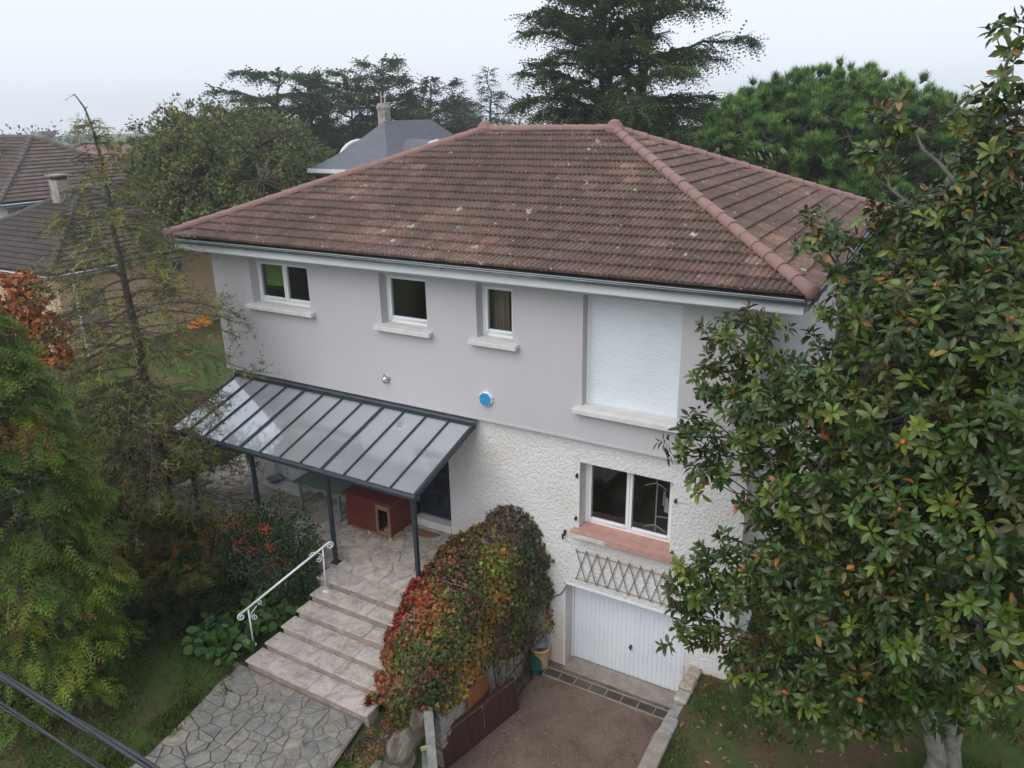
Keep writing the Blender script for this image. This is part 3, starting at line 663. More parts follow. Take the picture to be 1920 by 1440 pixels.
ty0 = -2.26
terrace = MB().box(-10.2, -1.75, ty0, -.001, 1.2, ZT-.018).box(-10.2, LX0-.02, 0, 1.6, 1.2, ZT-.018).build('terrace', MT['joint_sand'])
tag(terrace, 'raised terrace paved with irregular beige stone', kind='structure')
pave(crazy([(-10.2,ty0),(-6.0,ty0),(-6.0,-.005),(-10.2,-.005)], 105, .016, 5), ZT, MT['terrace_stone'], terrace, 'flagstone')
pave(crazy([(-5.985,ty0),(-1.76,ty0),(-1.76,-.04),(-5.985,-.04)], 100, .016, 6), ZT, MT['terrace_stone'], terrace, 'flagstone')
pave(crazy([(-10.2,.01),(LX0-.03,.01),(LX0-.03,1.6),(-10.2,1.6)], 18, .018, 8), ZT, MT['terrace_stone'], terrace, 'flagstone')

stairs = thing('stone_staircase', (-3.0, -3.6, 1.45), 'six wide weathered stone steps climbing from the path to the terrace', 'staircase')
NOS = [-2.70, -3.03, -3.38, -3.73, -4.09, -4.49]; XL = [-4.24, -4.12, -4.16, -4.24, -4.32, -4.43]; XR = [-1.75, -1.72, -1.66, -1.62, -1.56, -1.52]
rs = random.Random(9)
for k in range(6):
    z = ZT-.165*k; yb = ty0-.004 if k == 0 else NOS[k-1]+.03
    cuts = [XL[k]] + ([-4.24+rs.uniform(.8, 1.4)] if k in (1, 3, 5) else []) + [rs.uniform(-2.7, -2.3)] + [XR[k]]
    for a, b in zip(cuts[:-1], cuts[1:]):
        MB().box(a+.003, b-.003, NOS[k], yb, z-.045, z+rs.uniform(-.003,.003)).build('tread', MT['step_stone'], stairs, bevel=.008)
    MB().box(XL[k]+.03, XR[k], NOS[k]+.035, NOS[k]+.30, z-.19 if k < 5 else 1.30, z-.046).build('riser', MT['riser_stone'], stairs)
MB().box(-4.2, -1.7, -4.1, -2.3, 1.2, 1.6).build('stair_core', MT['riser_stone'], stairs)

pz = lambda x, y: 1.455+.012*math.sin(x*1.3)*math.cos(y)
path = tag(MB().add([(-4.75,-4.46,1.438),(-1.62,-4.46,1.438),(-1.40,-5.6,1.438),(-1.5,-9.5,1.43),(-4.9,-9.5,1.43),(-4.2,-6.9,1.435),(-4.45,-5.4,1.438)], [(0,6,5,4,3,2,1)[::-1]]).build('path', MT['joint_earth']), 'garden path of grey crazy paving', kind='structure')
pc = crazy([(-4.6,-4.50),(-4.45,-5.4),(-4.2,-6.6),(-4.3,-8.2),(-1.55,-8.2),(-1.42,-5.6),(-1.62,-4.50)], 225, .017, 21, 1.0)
pave(pc, pz, MT['path_stone'], path, 'flagstone', .04, .008)

# handrail
rail = thing('handrail', (-4.3, -3.4, 1.62), 'white wrought iron handrail with scrolls beside the stone steps', 'handrail')
A_, B_ = Vector((-4.72,-4.20,2.36)), Vector((-3.78,-2.68,3.36)); td = (B_-A_).normalized()
def spiral(c, ax, up, r0, turns, n=22, start=0.0, sgn=1):
    return [c+ax*(r0*(1-.8*i/(n-1))*math.cos(start+sgn*turns*2*math.pi*i/(n-1)))+up*(r0*(1-.8*i/(n-1))*math.sin(start+sgn*turns*2*math.pi*i/(n-1))) for i in range(n)]
hz = Vector((td.x, td.y, 0)).normalized(); UPV = Vector((0,0,1))
MB().tube([A_, B_], .021, 10).build('rail', MT['white_metal'], rail, smooth=True)
MB().tube(spiral(A_-UPV*.075, hz, UPV, .075, 1.4, 26, math.pi/2, 1), .014, 7).build('scroll', MT['white_metal'], rail, smooth=True)
MB().tube(spiral(B_-UPV*.075, hz, UPV, .075, 1.4, 26, math.pi/2, -1), .014, 7).build('scroll', MT['white_metal'], rail, smooth=True)
for pt, zb in (((-4.645,-4.08), 1.60), ((-3.90,-2.80), 2.275)):
    s_ = (pt[1]-A_.y)/(B_.y-A_.y); top = A_+(B_-A_)*s_
    MB().tube([(pt[0],pt[1],zb), top], .015, 8).build('post', MT['white_metal'], rail, smooth=True)
    MB().lathe((pt[0],pt[1],zb), [(.06,0),(.06,.01),(.02,.014)], 12).build('foot_plate', MT['white_metal'], rail)
    sg = 1 if zb < 2 else -1
    c0 = top+hz*.20*sg-UPV*(.02 if sg > 0 else .20)
    for cc, st, sn in ((top+hz*.21*sg+UPV*(.06*sg-.02), math.pi*.9, -sg), (top+hz*.10*sg-UPV*.24, math.pi*.5, sg)):
        MB().tube(spiral(cc, hz, UPV, .062, 1.35, 22, st, sn), .0085, 6).build('scroll', MT['white_metal'], rail, smooth=True)
    MB().tube([top-UPV*.26, top+hz*.05*sg-UPV*.13, top+hz*.16*sg+UPV*(.02*sg-.03)], .0085, 6).build('brace', MT['white_metal'], rail, smooth=True)

# ------------------------------------------------------------------ glazed canopy
can = thing('canopy', (-5.4, -1.2, ZT), 'anthracite lean-to canopy with grey polycarbonate panes over the terrace', 'canopy')
CX0, CX1, CYW, CYF, CZW, CZF = -8.87, -2.03, UY0-.02, -2.16, 5.19, 4.57
def cz(y): return CZW+(CZF-CZW)*(y-CYW)/(CYF-CYW)
n = 12; pw = (CX1-CX0)/n
for k in range(n):
    a, b = CX0+k*pw+.012, CX0+(k+1)*pw-.012
    MB().add([(a,CYF+.02,cz(CYF)),(b,CYF+.02,cz(CYF)),(b,CYW-.03,cz(CYW-.03)),(a,CYW-.03,cz(CYW-.03)),(a,CYF+.02,cz(CYF)-.016),(b,CYF+.02,cz(CYF)-.016),(b,CYW-.03,cz(CYW-.03)-.016),(a,CYW-.03,cz(CYW-.03)-.016)],
             [(0,1,2,3),(7,6,5,4),(0,4,5,1),(1,5,6,2),(2,6,7,3),(3,7,4,0)]).build('pane', MT['polycarb'], can)
for k in range(n+1):
    x = CX0+k*pw; w, h = ((.06, .10) if k % 4 == 0 else (.032, .035))
    MB().bar((x, CYF+.01, cz(CYF)+.012-(h-.035)/2), (x, CYW-.015, cz(CYW)+.012-(h-.035)/2), w, h).build('rafter', MT['anthracite'], can)
MB().tube([(CX0-.05, CYF-.035, CZF-.035), (CX1+.05, CYF-.035, CZF-.035)], .062, 10).build('front_gutter', MT['anthracite'], can, smooth=False)
MB().box(CX0-.03, CX1+.04, CYF+.03, CYF+.09, CZF-.14, CZF-.04).build('front_beam', MT['anthracite'], can)
MB().box(CX0-.03, CX1+.05, CYW-.035, CYW+.018, CZW-.05, CZW+.065).build('wall_rail', MT['anthracite'], can)
MB().box(CX0-.03, CX1+.05, CYW-.03, CYW+.14, CZW+.075, CZW+.10).build('flashing', MT['zinc'], can)
for x in (-8.42, -6.36, -4.24, -2.12):
    MB().box(x-.036, x+.036, CYF+.022, CYF+.094, ZT, CZF-.045).build('post', MT['anthracite'], can)
    MB().box(x-.085, x+.085, CYF-.03, CYF+.14, ZT+.003, ZT+.018).build('foot_plate', MT['anthracite'], can)

# ------------------------------------------------------------------ things on the terrace
kn = thing('dog_kennel', (-4.37, -.55, ZT), 'dark red painted wooden dog kennel on a pallet by the front door', 'kennel')
kx0, kx1, ky0, ky1 = -4.98, -3.74, -.88, -.20
kb = MB(); wall_front(kb, kx0, kx1, 2.535, 3.27, ky0, ky0+.03, [(-4.08, -3.80, 2.57, 3.14)])
kb.box(kx0, kx0+.03, ky0+.031, ky1, 2.535, 3.27).box(kx1-.03, kx1, ky0+.031, ky1, 2.535, 3.27).box(kx0+.031, kx1-.031, ky1-.03, ky1, 2.535, 3.27)
kb.build('body', MT['kennel_red'], kn)
MB().box(kx0+.03, kx1-.03, ky0+.03, ky1-.03, 2.54, 2.56).build('floor_board', MT['old_wood'], kn)
MB().box(kx0-.05, kx1+.06, ky0-.06, ky1+.04, 3.272, 3.345).build('roof_slab', MT['kennel_red'], kn, bevel=.01)
q = MB(); q.box(-4.13,-4.08,ky0-.025,ky0-.002,2.55,3.14).box(-3.80,-3.75,ky0-.025,ky0-.002,2.55,3.14).box(-4.13,-3.75,ky0-.025,ky0-.002,3.141,3.245); q.build('entrance_frame', MT['old_wood'], kn)
MB().box(-4.08,-3.80,ky0-.012,ky0+.02,2.545,2.60).build('entrance_lip', MT['old_wood'], kn)
MB().lathe((-3.93,-.70,2.561), [(.12,0),(.13,.03),(.11,.035),(.0,.02)], 14).build('cushion', MT['pink_paint'], kn, smooth=True)
for y in (ky0-.02, -.55, ky1-.06): MB().box(kx0-.03, kx1+.02, y, y+.09, 2.505, 2.533).build('pallet_board', MT['old_wood'], kn)
for x in (kx0+.05, -4.4, kx1-.09):
    MB().box(x, x+.08, ky0-.01, ky1, 2.445, 2.504).build('pallet_block', MT['pale_wood'], kn)

tb = thing('garden_table', (-5.85, -.5, ZT), 'worn green garden table standing behind the red kennel', 'table')
MB().box(-6.62, -5.10, -.86, -.06, 3.15, 3.185).build('table_top', MT['table_green'], tb, bevel=.006)
for x in (-6.45, -5.28):
    for y in (-.78, -.16): MB().box(x-.03, x+.03, y-.03, y+.03, ZT+.003, 3.149).build('leg', MT['table_green'], tb)
    MB().box(x-.02, x+.02, -.75, -.19, 2.60, 2.65).build('stretcher', MT['table_green'], tb)
MB().box(-6.42, -5.31, -.80, -.76, 3.06, 3.148).build('apron', MT['table_green'], tb)

ch = thing('garden_chair', (-8.95, -1.55, ZT), 'pale green slatted folding chair at the far end of the terrace', 'chair')
for k in range(5): MB().box(-9.16, -8.74, -1.78+k*.085, -1.78+k*.085+.07, 2.875, 2.895).build('seat_slat', MT['table_green'], ch)
for k in range(3): MB().box(-9.16, -8.74, -1.30, -1.28, 3.10+k*.1, 3.17+k*.1).build('back_slat', MT['table_green'], ch)
for x in (-9.15, -8.75):
    MB().tube([(x,-1.80,ZT+.003),(x,-1.29,3.38)], .012, 6).build('leg', MT['dark_metal'], ch); MB().tube([(x+.02,-1.30,ZT+.003),(x+.02,-1.77,2.87)], .012, 6).build('leg', MT['dark_metal'], ch)

mt_ = MB(); pts = [(-3.28+.33*math.cos(a), -.20-.26*math.sin(a)) for a in np.linspace(0, math.pi, 18)]
tag(mt_.prism(pts[::-1], ZT+.004, ZT+.028, .015, .008).build('doormat', MT['coir']), 'brown half-round coir doormat in front of the navy door', 'doormat')
bs = thing('basin', (-7.98, -.16, 2.55), 'round grey basin on the step of the white terrace door', 'basin')
MB().lathe((-7.98,-.16,2.551), [(.13,0),(.19,.08),(.20,.085),(.185,.085),(.12,.02),(0,.02)], 20).build('bowl', MT['ceramic_grey'], bs, smooth=True)
MB().lathe((-7.98,-.16,2.578), [(.13,0),(.12,.005),(0,.006)], 16).build('water', MT['can_blue'], bs)
tag(MB().prism([(-2.74,-.16),(-2.62,-.30),(-2.40,-.28),(-2.36,-.14),(-2.52,-.06)], ZT+.003, ZT+.07, .03, .03).build('loose_stone', MT['rock']), 'loose stone left by the foot of the white wall', 'stone')

# on the walls
va = thing('wall_vent', (-4.19, UY0, 5.85), 'small round metal vent cowl on the mauve wall', 'vent')
rx = Matrix.Translation((-4.19, UY0-.001, 5.85)) @ Matrix.Rotation(math.pi/2, 4, 'X')
MB().lathe((0,0,0), [(.105,0),(.105,.012),(.085,.02),(0,.021)], 20).build('flange', MT['steel'], va, mtx=rx)
MB().lathe((0,0,0), [(.075,.021),(.075,.05),(.06,.085),(.03,.11),(0,.115)], 16).build('cowl', MT['steel'], va, smooth=True, mtx=rx)
MB().box(-4.22,-4.16,UY0-.10,UY0-.03,5.78,5.80).build('outlet', MT['dark_metal'], va)
al = thing('alarm_siren', (-1.70, UY0, 5.83), 'blue octagonal alarm siren box on the mauve wall', 'alarm')
oct_ = lambda r_: [(r_*math.cos(math.pi/8+k*math.pi/4), r_*math.sin(math.pi/8+k*math.pi/4)) for k in range(8)]
ra = Matrix.Translation((-1.70, UY0-.001, 5.83)) @ Matrix.Rotation(math.pi/2, 4, 'X')
MB().prism(oct_(.155), 0, .06, .012, .01).build('housing', MT['white_pvc'], al, mtx=ra)
MT['siren_blue'] = mat('siren_blue', (.02,.26,.52), (.03,.29,.55), scale=8, rough=.4)
MT['siren_mark'] = mat('siren_mark', (.10,.38,.62), rough=.4)
MB().prism(oct_(.140), .0605, .066).build('face', MT['siren_blue'], al, mtx=ra)
lt = MB()      # faint pale lettering across the face, too small to read
for pts_ in ([(-.075,.03),(-.085,.018),(-.07,.004),(-.058,-.008),(-.07,-.022),(-.082,-.018)], [(-.04,.012),(-.05,-.005),(-.04,-.022),(-.03,-.005),(-.04,.012)], [(-.008,-.022),(-.008,.014),(.008,.012)], [(.022,.014),(.034,-.012),(.046,.014)], [(.034,-.012),(.026,-.034)], [(.06,-.022),(.06,.014),(.074,.008),(.074,-.022)]):
    lt.tube([(a, b_, .0675) for a, b_ in pts_], .0038, 4)
lt.build('lettering', MT['siren_mark'], al, mtx=ra)

tr = thing('expanding_trellis', (1.13, -.03, 2.25), 'brown wooden expanding trellis fixed flat above the garage door', 'trellis')
for k in range(9):
    x = .24+k*.225
    if k < 8 or True:
        MB().bar((x, -.045, 2.96), (x+.225, -.045, 2.24), .016, .010, (0,1,0)).build('lath', MT['trellis_wood'], tr)
        MB().bar((x+.225, -.032, 2.96), (x, -.032, 2.24), .016, .010, (0,1,0)).build('lath', MT['trellis_wood'], tr)
MB().bar((.24,-.057,2.915),(2.27,-.057,2.915), .012,.010,(0,1,0)).build('batten', MT['trellis_wood'], tr); MB().bar((.24,-.057,2.285),(2.27,-.057,2.285), .012,.010,(0,1,0)).build('batten', MT['trellis_wood'], tr)

cb = MB().tube([(.02,-.03,2.00),(-.02,-.05,1.90),(-.10,-.06,1.78),(-.22,-.07,1.70),(-.36,-.10,1.66),(-.50,-.14,1.68)], .011, 6).build('power_lead', MT['rubber'], smooth=True)
tag(cb, 'black lead looping from the garage opening to the creeper', 'cable')

# clothes stand behind the ground floor window
hs_ = thing('hanger_stand', (1.62, .8, 2.43), 'pale clothes hangers on a thin stand behind the ground floor window', 'clothes stand')
MT['hanger'] = mat('hanger', (.50,.55,.52), rough=.5)
MB().tube([(1.62,.62,2.43),(1.62,.62,4.85)], .014, 6).tube([(1.62,.62,3.72),(2.0,.62,3.76)], .010, 6).build('pole', MT['hanger'], hs_)
for z in (4.45, 3.55):
    MB().tube([(1.40,.56,z-.09),(1.50,.56,z-.03),(1.62,.56,z+.01),(1.74,.56,z-.03),(1.84,.56,z-.10)], .013, 6).tube([(1.62,.56,z+.01),(1.62,.58,z+.08)], .005, 4).build('hanger', MT['hanger'], hs_, smooth=True)
MB().box(1.77,1.82,.54,.56,4.02,4.34).build('hanging_strap', MT['pink_paint'], hs_); MB().add([(1.82,.55,4.22),(1.87,.55,4.20),(1.90,.55,3.88),(1.80,.55,3.90)], [(0,1,2,3)]).build('hanging_cloth', MT['hanger'], hs_)

# ------------------------------------------------------------------ driveway edge: drain, walls, leaning things
dnl = thing('drain_channel', (1.1, -.36, 0), 'drain channel with metal gratings across the driveway before the garage', 'drain')
MB().box(-.30, 2.62, -.255, -.225, -.06, .022).box(-.30, 2.62, -.495, -.465, -.06, .022).build('channel_edge', MT['concrete'], dnl)
x = -.29; gm = None
while x < 2.5:
    g = MB(); g.box(x+.02, x+.32, -.46, -.448, .002, .016).box(x+.02, x+.32, -.272, -.26, .002, .016)
    for k in range(14): g.box(x+.022+k*.0222, x+.022+k*.0222+.009, -.448, -.272, .004, .014)
    for y in (-.40, -.36, -.32): g.box(x+.02, x+.32, y-.004, y+.004, .006, .013)
    g.build('grating', MT['grate'], dnl); MB().box(x-.008, x+.012, -.463, -.257, .0, .018).build('cross_bar', MT['concrete'], dnl); x += .345
MB().box(-.30, 2.6, -.47, -.25, -.03, .0035).build('channel_bed', MT['dark_metal'], dnl)

def rubble_wall(name, label, path_pts, w, z0, z1f, lo, hi, seed, mt):
    """wall along a line built from stacked stones"""
    r_ = random.Random(seed); t = thing(name, path_pts[0], label, 'wall')
    a, b = Vector(path_pts[0]), Vector(path_pts[1]); L = (b-a).length; dd = (b-a)/L; nn = Vector((-dd.y, dd.x, 0))
    z = z0; row = 0
    while True:
        h = r_.uniform(.16, .24); s_ = -r_.uniform(0, .15); any_ = False
        while s_ < L:
            l_ = r_.uniform(lo, hi); top = z1f((s_+l_/2)/L); s0, s1 = max(s_, 0), min(s_+l_, L); s_ += l_
            if z+.08 > top or s1-s0 < .06: continue
            zt = min(z+h, top); any_ = True
            jit = lambda q: q+r_.uniform(-.018, .018)
            m_ = MB(); P = []
            for zz in (z+.006, zt-.006):
                for ss, ww in ((s0+.006, -w/2), (s1-.006, -w/2), (s1-.006, w/2), (s0+.006, w/2)):
                    q = a+dd*jit(ss)+nn*jit(ww); P.append((q.x, q.y, zz+r_.uniform(-.012,.012)))
            m_.add(P, [(0,3,2,1),(4,5,6,7),(0,1,5,4),(1,2,6,5),(2,3,7,6),(3,0,4,7)]).build('stone', mt, t, bevel=.022)
        z += h; row += 1
        if not any_ or row > 12: break
    return t
rubble_wall('retaining_wall', 'rough stone retaining wall between the driveway and the lawn under the magnolia', [(2.78,-.02,0),(2.84,-4.6,0)], .24, -.05, lambda s: 1.08+.04*math.sin(s*17), .26, .46, 4, MT['wall_stone'])
rubble_wall('retaining_wall', 'pinkish stone retaining wall below the autumn creeper beside the driveway', [(-.81,-.02,0),(-.84,-3.5,0)], .24, -.05, lambda s: 1.50, .3, .5, 5, MT['wall_stone'])
MB().box(-.83,-.80,-3.5,-.01,-.05,1.40).box(2.91,2.94,-4.6,-.01,-.05,.95)
rk = MB(); r_ = random.Random(31)
def boulder(c, s, seed, name, label, mt):
    b = bmesh.new(); bmesh.ops.create_icosphere(b, subdivisions=3, radius=1.0); q = random.Random(seed); o = [q.uniform(0, 9) for _ in range(3)]
    for v in b.verts:
        n_ = v.co.normalized(); k = 1+.16*math.sin(n_.x*4+o[0])*math.cos(n_.y*5+o[1])+.10*math.sin(n_.z*8+o[2]+n_.x*6); v.co = Vector((n_.x*s[0]*k, n_.y*s[1]*k, n_.z*s[2]*k))+Vector(c)
    me = bpy.data.meshes.new(name); b.to_mesh(me); b.free(); return tag(link(name, me, mt), label, 'rock')
boulder((-.95,-3.90,1.20), (.15,.30,.36), 1, 'rock', 'craggy rock at the foot of the creeper beside the grey plank', MT['rock'])
boulder((-.86,-4.50,1.12), (.19,.40,.42), 2, 'rock', 'long craggy rock beside the garden hose', MT['rock'])
boulder((-.76,-5.20,1.05), (.22,.42,.44), 3, 'rock', 'rock at the bottom edge of the picture, near the hose end', MT['rock'])

gt = thing('gate_leaf', (-.45, -2.5, 0), 'dark brown metal gate leaf leaning against the creeper wall', 'gate')
g0, g1 = Vector((-.235,-1.60,.02)), Vector((-.665,-3.50,.02)); gdv = (g1-g0); gl = gdv.length; gdv.normalize()
gup = Vector((-.135, .03, .70)); gh = gup.length; gup.normalize(); gnn = gup.cross(gdv).normalized()
def gp(u_, v_, w_): return g0+gdv*u_+gup*v_+gnn*w_
def gbox(mb, u0, u1, v0, v1, w0, w1):
    P = [gp(a, b, c) for c in (w0, w1) for b in (v0, v1) for a in (u0, u1)]
    mb.add(P, [(0,1,3,2),(4,6,7,5),(0,4,5,1),(1,5,7,3),(3,7,6,2),(2,6,4,0)]); return mb
pn = 9
for k in range(pn): gbox(MB(), .05+k*(gl-.1)/pn+.004, .05+(k+1)*(gl-.1)/pn-.004, .05, gh-.05, -.006, .006+.002*(k % 2)).build('board', MT['gate_brown'], gt)
q = MB(); gbox(q, 0, gl, 0, .05, -.02, .02); gbox(q, 0, gl, gh-.05, gh, -.02, .02); gbox(q, 0, .05, .05, gh-.05, -.02, .02); gbox(q, gl-.05, gl, .05, gh-.05, -.02, .02); q.build('frame', MT['gate_brown'], gt)
gbox(MB(), .01, gl-.01, gh-.075, gh-.055, .021, .03).build('top_rim', MT['gate_rim'], gt)
q = MB(); q.tube([gp(.92,.14,.02), gp(.90,.60,.02)], .008, 6); gbox(q, .88, .93, .58, .62, .009, .03); q.build('drop_bolt', MT['gate_rim'], gt)

ob = MB().bar((-.63,-2.38,.02), (-.665,-2.38,1.16), .76, .018, (1,0,.1)).build('plywood_board', MT['orange_board']); ob.name = 'plywood_board'
tag(ob, 'orange-brown plywood board leaning behind the dark gate leaf', 'board')
ig = thing('iron_gate', (-.46, -1.4, 0), 'black wrought iron scroll gate leaning below the creeper', 'gate')
def ip(s_, h_): return Vector((-.40-.14*h_, -.72-s_, .02+h_))
for s_ in (0, 1.25): MB().tube([ip(s_, 0), ip(s_, 1.15)], .013, 6).build('upright', MT['iron'], ig)
for h_ in (.06, .62, 1.12): MB().tube([ip(0, h_), ip(1.25, h_)], .011, 6).build('bar', MT['iron'], ig)
iax, iup = Vector((0,-1,0)), Vector((-.14,0,1)).normalized()
for k in range(4):
    for h_, sg in ((.80, 1), (.98, -1), (.30, 1)):
        MB().tube(spiral(ip(.18+k*.30, h_), iax*(1 if k % 2 else -1), iup*sg, .11, 1.3, 20, -math.pi/2, 1), .009, 5).build('scroll', MT['iron'], ig)
    MB().tube([ip(.03+k*.3, .06), ip(.18+k*.30, .32), ip(.33+k*.30-.02, .62), ip(.18+k*.3, 1.12)], .008, 5).build('scroll', MT['iron'], ig)

# pots by the wall
gb = thing('bucket', (-.42,-.68,0), 'dark green plastic bucket lying tipped over by the drain', 'bucket')
mg = Matrix.Translation((-.47,-.50,.21)) @ Matrix.Rotation(math.radians(118), 4, Vector((.88,.48,0))) 
MB().lathe((0,0,-.17), [(.13,0),(.135,.02),(.165,.34),(.172,.345),(.172,.36),(.158,.36),(.155,.34),(.125,.02),(0,.018)], 22).build('shell', MT['bucket_green'], gb, smooth=True, mtx=mg)
MB().tube([mg @ Vector((.175*math.cos(a), .175*math.sin(a)*.25-.10, .17+.02*math.sin(a))) for a in np.linspace(math.pi, 2*math.pi, 12)], .006, 5).build('handle', MT['bucket_green'], gb)
yt = thing('tub', (-.40,-.20,0), 'yellow and white tub holding the blue-grey watering can', 'tub')
MB().lathe((-.46,-.26,.01), [(.16,0),(.165,.02),(.20,.46),(.212,.47),(.212,.50),(.19,.50),(.15,.03),(0,.03)], 22).build('shell', MT['tub_yellow'], yt, smooth=True)
wc = thing('watering_can', (-.48,-.30,.40), 'blue-grey plastic watering can resting on the yellow tub', 'watering can')
mw = Matrix.Translation((-.48,-.27,.60)) @ Matrix.Rotation(math.radians(-35), 4, 'X') @ Matrix.Rotation(math.radians(-25), 4, 'Y')
MB().lathe((0,0,-.13), [(.15,0),(.16,.03),(.15,.16),(.13,.25),(.09,.28),(0,.285)], 20).build('body', MT['can_blue'], wc, smooth=True, mtx=mw)
MB().tube([mw @ Vector(p) for p in ((-.12,-.04,-.08),(-.26,-.10,-.02),(-.36,-.14,.06))], [.028,.02,.016], 8).build('spout', MT['can_blue'], wc, smooth=True)
MB().lathe((0,0,0), [(.016,0),(.055,.05),(.06,.06),(0,.07)], 12).build('rose', MT['black_plastic'], wc, mtx=Matrix.Translation(mw @ Vector((-.36,-.14,.06))) @ Matrix.Rotation(math.radians(-70), 4, 'Y'))
MB().tube([mw @ Vector(p) for p in ((.13,0,.02),(.21,0,.10),(.15,0,.20),(.02,0,.17))], .012, 7).build('handle', MT['can_blue'], wc, smooth=True)

# weathered planks at the end of the wall
def plank(a, b, w, t, up, label, mt, name='plank'): return tag(MB().bar(a, b, w, t, up).build(name, mt, bevel=.004), label, 'plank')
plank((-.84,-3.70,1.58), (-.30,-4.34,.42), .16, .035, (.45,-.56,.70), 'long weathered grey plank leaning down beside the brown gate leaf', MT['grey_wood'])
plank((-.68,-4.02,.86), (-.34,-4.50,.30), .15, .03, (.45,-.56,.70), 'short grey plank end below the longer leaning plank', MT['grey_wood'])
plank((-.99,-3.86,1.46), (-.84,-3.66,1.50), .05, .06, (0,0,1), 'pale sawn batten end under the top of the grey plank', MT['pale_wood'], 'batten')
plank((-.70,-4.14,1.00), (-.58,-4.00,1.00), .05, .07, (0,0,1), 'pale sawn batten end halfway down the grey plank', MT['pale_wood'], 'batten')
plank((2.58,-.86,.62), (2.36,-1.95,.03), .03, .20, (.3,0,1), 'pale timber board leaning on the lawn wall beside the driveway', MT['pale_wood'], 'timber_board')
tag(MB().box(2.52, 2.64, -.20, -.06, .015, .11).build('control_box', MT['black_plastic'], bevel=.012), 'small black box on the ground beside the garage opening', 'box')
# coping slab on the lawn wall
cp = MB(); cp.add([(2.68,-1.95,1.05),(2.95,-1.95,1.06),(3.02,-4.8,1.10),(2.72,-4.8,1.08),(2.68,-1.95,1.15),(2.95,-1.95,1.15),(3.02,-4.8,1.19),(2.72,-4.8,1.19)], [(0,3,2,1),(4,5,6,7),(0,1,5,4),(1,2,6,5),(2,3,7,6),(3,0,4,7)])
tag(cp.build('coping_slab', MT['concrete'], bevel=.015), 'long concrete coping slab on the nearer end of the lawn wall', 'coping')
# garden hose
tag(MB().tube([(-.72,-5.2,1.47),(-.80,-4.95,1.47),(-.94,-4.74,1.47),(-1.12,-4.66,1.47),(-1.33,-4.70,1.47),(-1.42,-4.86,1.47),(-1.38,-5.05,1.47),(-1.25,-5.2,1.47)], .014, 6).tube([(-.98,-4.62,1.475),(-1.04,-4.42,1.475),(-1.12,-4.15,1.48),(-1.24,-3.9,1.48)], .013, 6).build('garden_hose', MT['rubber'], smooth=True), 'dark garden hose looped on the grass next to the path', 'hose')

# overhead lines
def bundle(name, label, y, zf, strands, rad, pitch):
    t = thing(name, (0, y, zf(0)), label, 'cable')
    xs = np.linspace(-24, 22, 320)
    for k in range(strands):
        MB().tube([(x, y+rad*1.05*math.cos(x*pitch+2*math.pi*k/strands), zf(x)+rad*1.05*math.sin(x*pitch+2*math.pi*k/strands)) for x in xs], rad, 6).build('strand', MT['rubber'], t, smooth=True)
bundle('overhead_cable', 'thick twisted black overhead cable crossing the lower corner', -10.85, lambda x: 8.80+.004*(x-3)**2/4, 3, .0085, 3.4)
bundle('overhead_cable', 'thinner black overhead cable below the twisted one', -10.85, lambda x: 8.60+.004*(x-3)**2/4, 2, .0062, 3.0)

# gravel lying on the driveway
r_ = np.random.default_rng(35); ng = 3000; gx_ = r_.uniform(-.6, 2.6, ng); gy_ = -.55-4.6*r_.random(ng)
ov = np.array([[1,0,0],[-1,0,0],[0,1,0],[0,-1,0],[0,0,.6],[0,0,-.6]], float); of = np.array([[0,2,4],[2,1,4],[1,3,4],[3,0,4],[2,0,5],[1,2,5],[3,1,5],[0,3,5]])
gs_ = r_.uniform(.004, .013, ng); aa = r_.uniform(0, 6.28, ng)
gv = np.stack([ov[None, :, 0]*np.cos(aa)[:, None]-ov[None, :, 1]*np.sin(aa)[:, None]*.7, ov[None, :, 0]*np.sin(aa)[:, None]+ov[None, :, 1]*np.cos(aa)[:, None]*.7, np.broadcast_to(ov[None, :, 2], (ng, 6))], -1)*gs_[:, None, None]
gv += np.stack([gx_, gy_, 1.3*smooth((-gy_-4.6)/5.5)+gs_*.3+.008], -1)[:, None]
gc = np.repeat(np.array([(.30,.25,.21),(.20,.15,.12),(.38,.33,.29),(.14,.09,.07)])[r_.integers(0, 4, ng)], 6, 0)
tag(from_arrays('gravel', gv.reshape(-1, 3), (of[None]+(np.arange(ng)*6)[:, None, None]).reshape(-1, 3), leaf_mat('gravel_stone', .9, .2, 0), None, gc), 'loose gravel and grit scattered over the driveway', 'gravel', kind='stuff')
# ------------------------------------------------------------------ vegetation tools
def unit(a): return a/np.maximum(np.linalg.norm(a, axis=-1, keepdims=True), 1e-9)
def frames(axis_, up):
    """rotation matrices with columns (side, axis, normal)"""
    y = unit(axis_); x = unit(np.cross(y, up)); z = np.cross(x, y)
    return np.stack([x, y, z], -1)
def scatter(tv, tf, pos, rot, size, col, shade=None):
    """copies of one small template: vertices, faces, colours (shade: per template vertex colour factor)"""
    n = len(pos); k = len(tv); size = np.asarray(size); size = size[:, None, None] if size.ndim == 1 else size
    Vt = np.einsum('nij,nkj->nki', rot, tv[None]*size)+pos[:, None]
    F = (tf[None]+(np.arange(n)*k)[:, None, None]).reshape(-1, tf.shape[1])
    Cc = np.repeat(col[:, None], k, 1)
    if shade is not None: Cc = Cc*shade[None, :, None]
    return Vt.reshape(-1, 3), F, Cc.reshape(-1, 3)
def jitter_col(base, n, r_, amt=.25):
    base = np.asarray(base, float); base = base if base.ndim == 2 else np.tile(base, (n, 1))
    return np.clip(base*(1+r_.normal(0, amt, (n, 1)))*(1+r_.normal(0, amt*.35, (n, 3))), .002, 1)
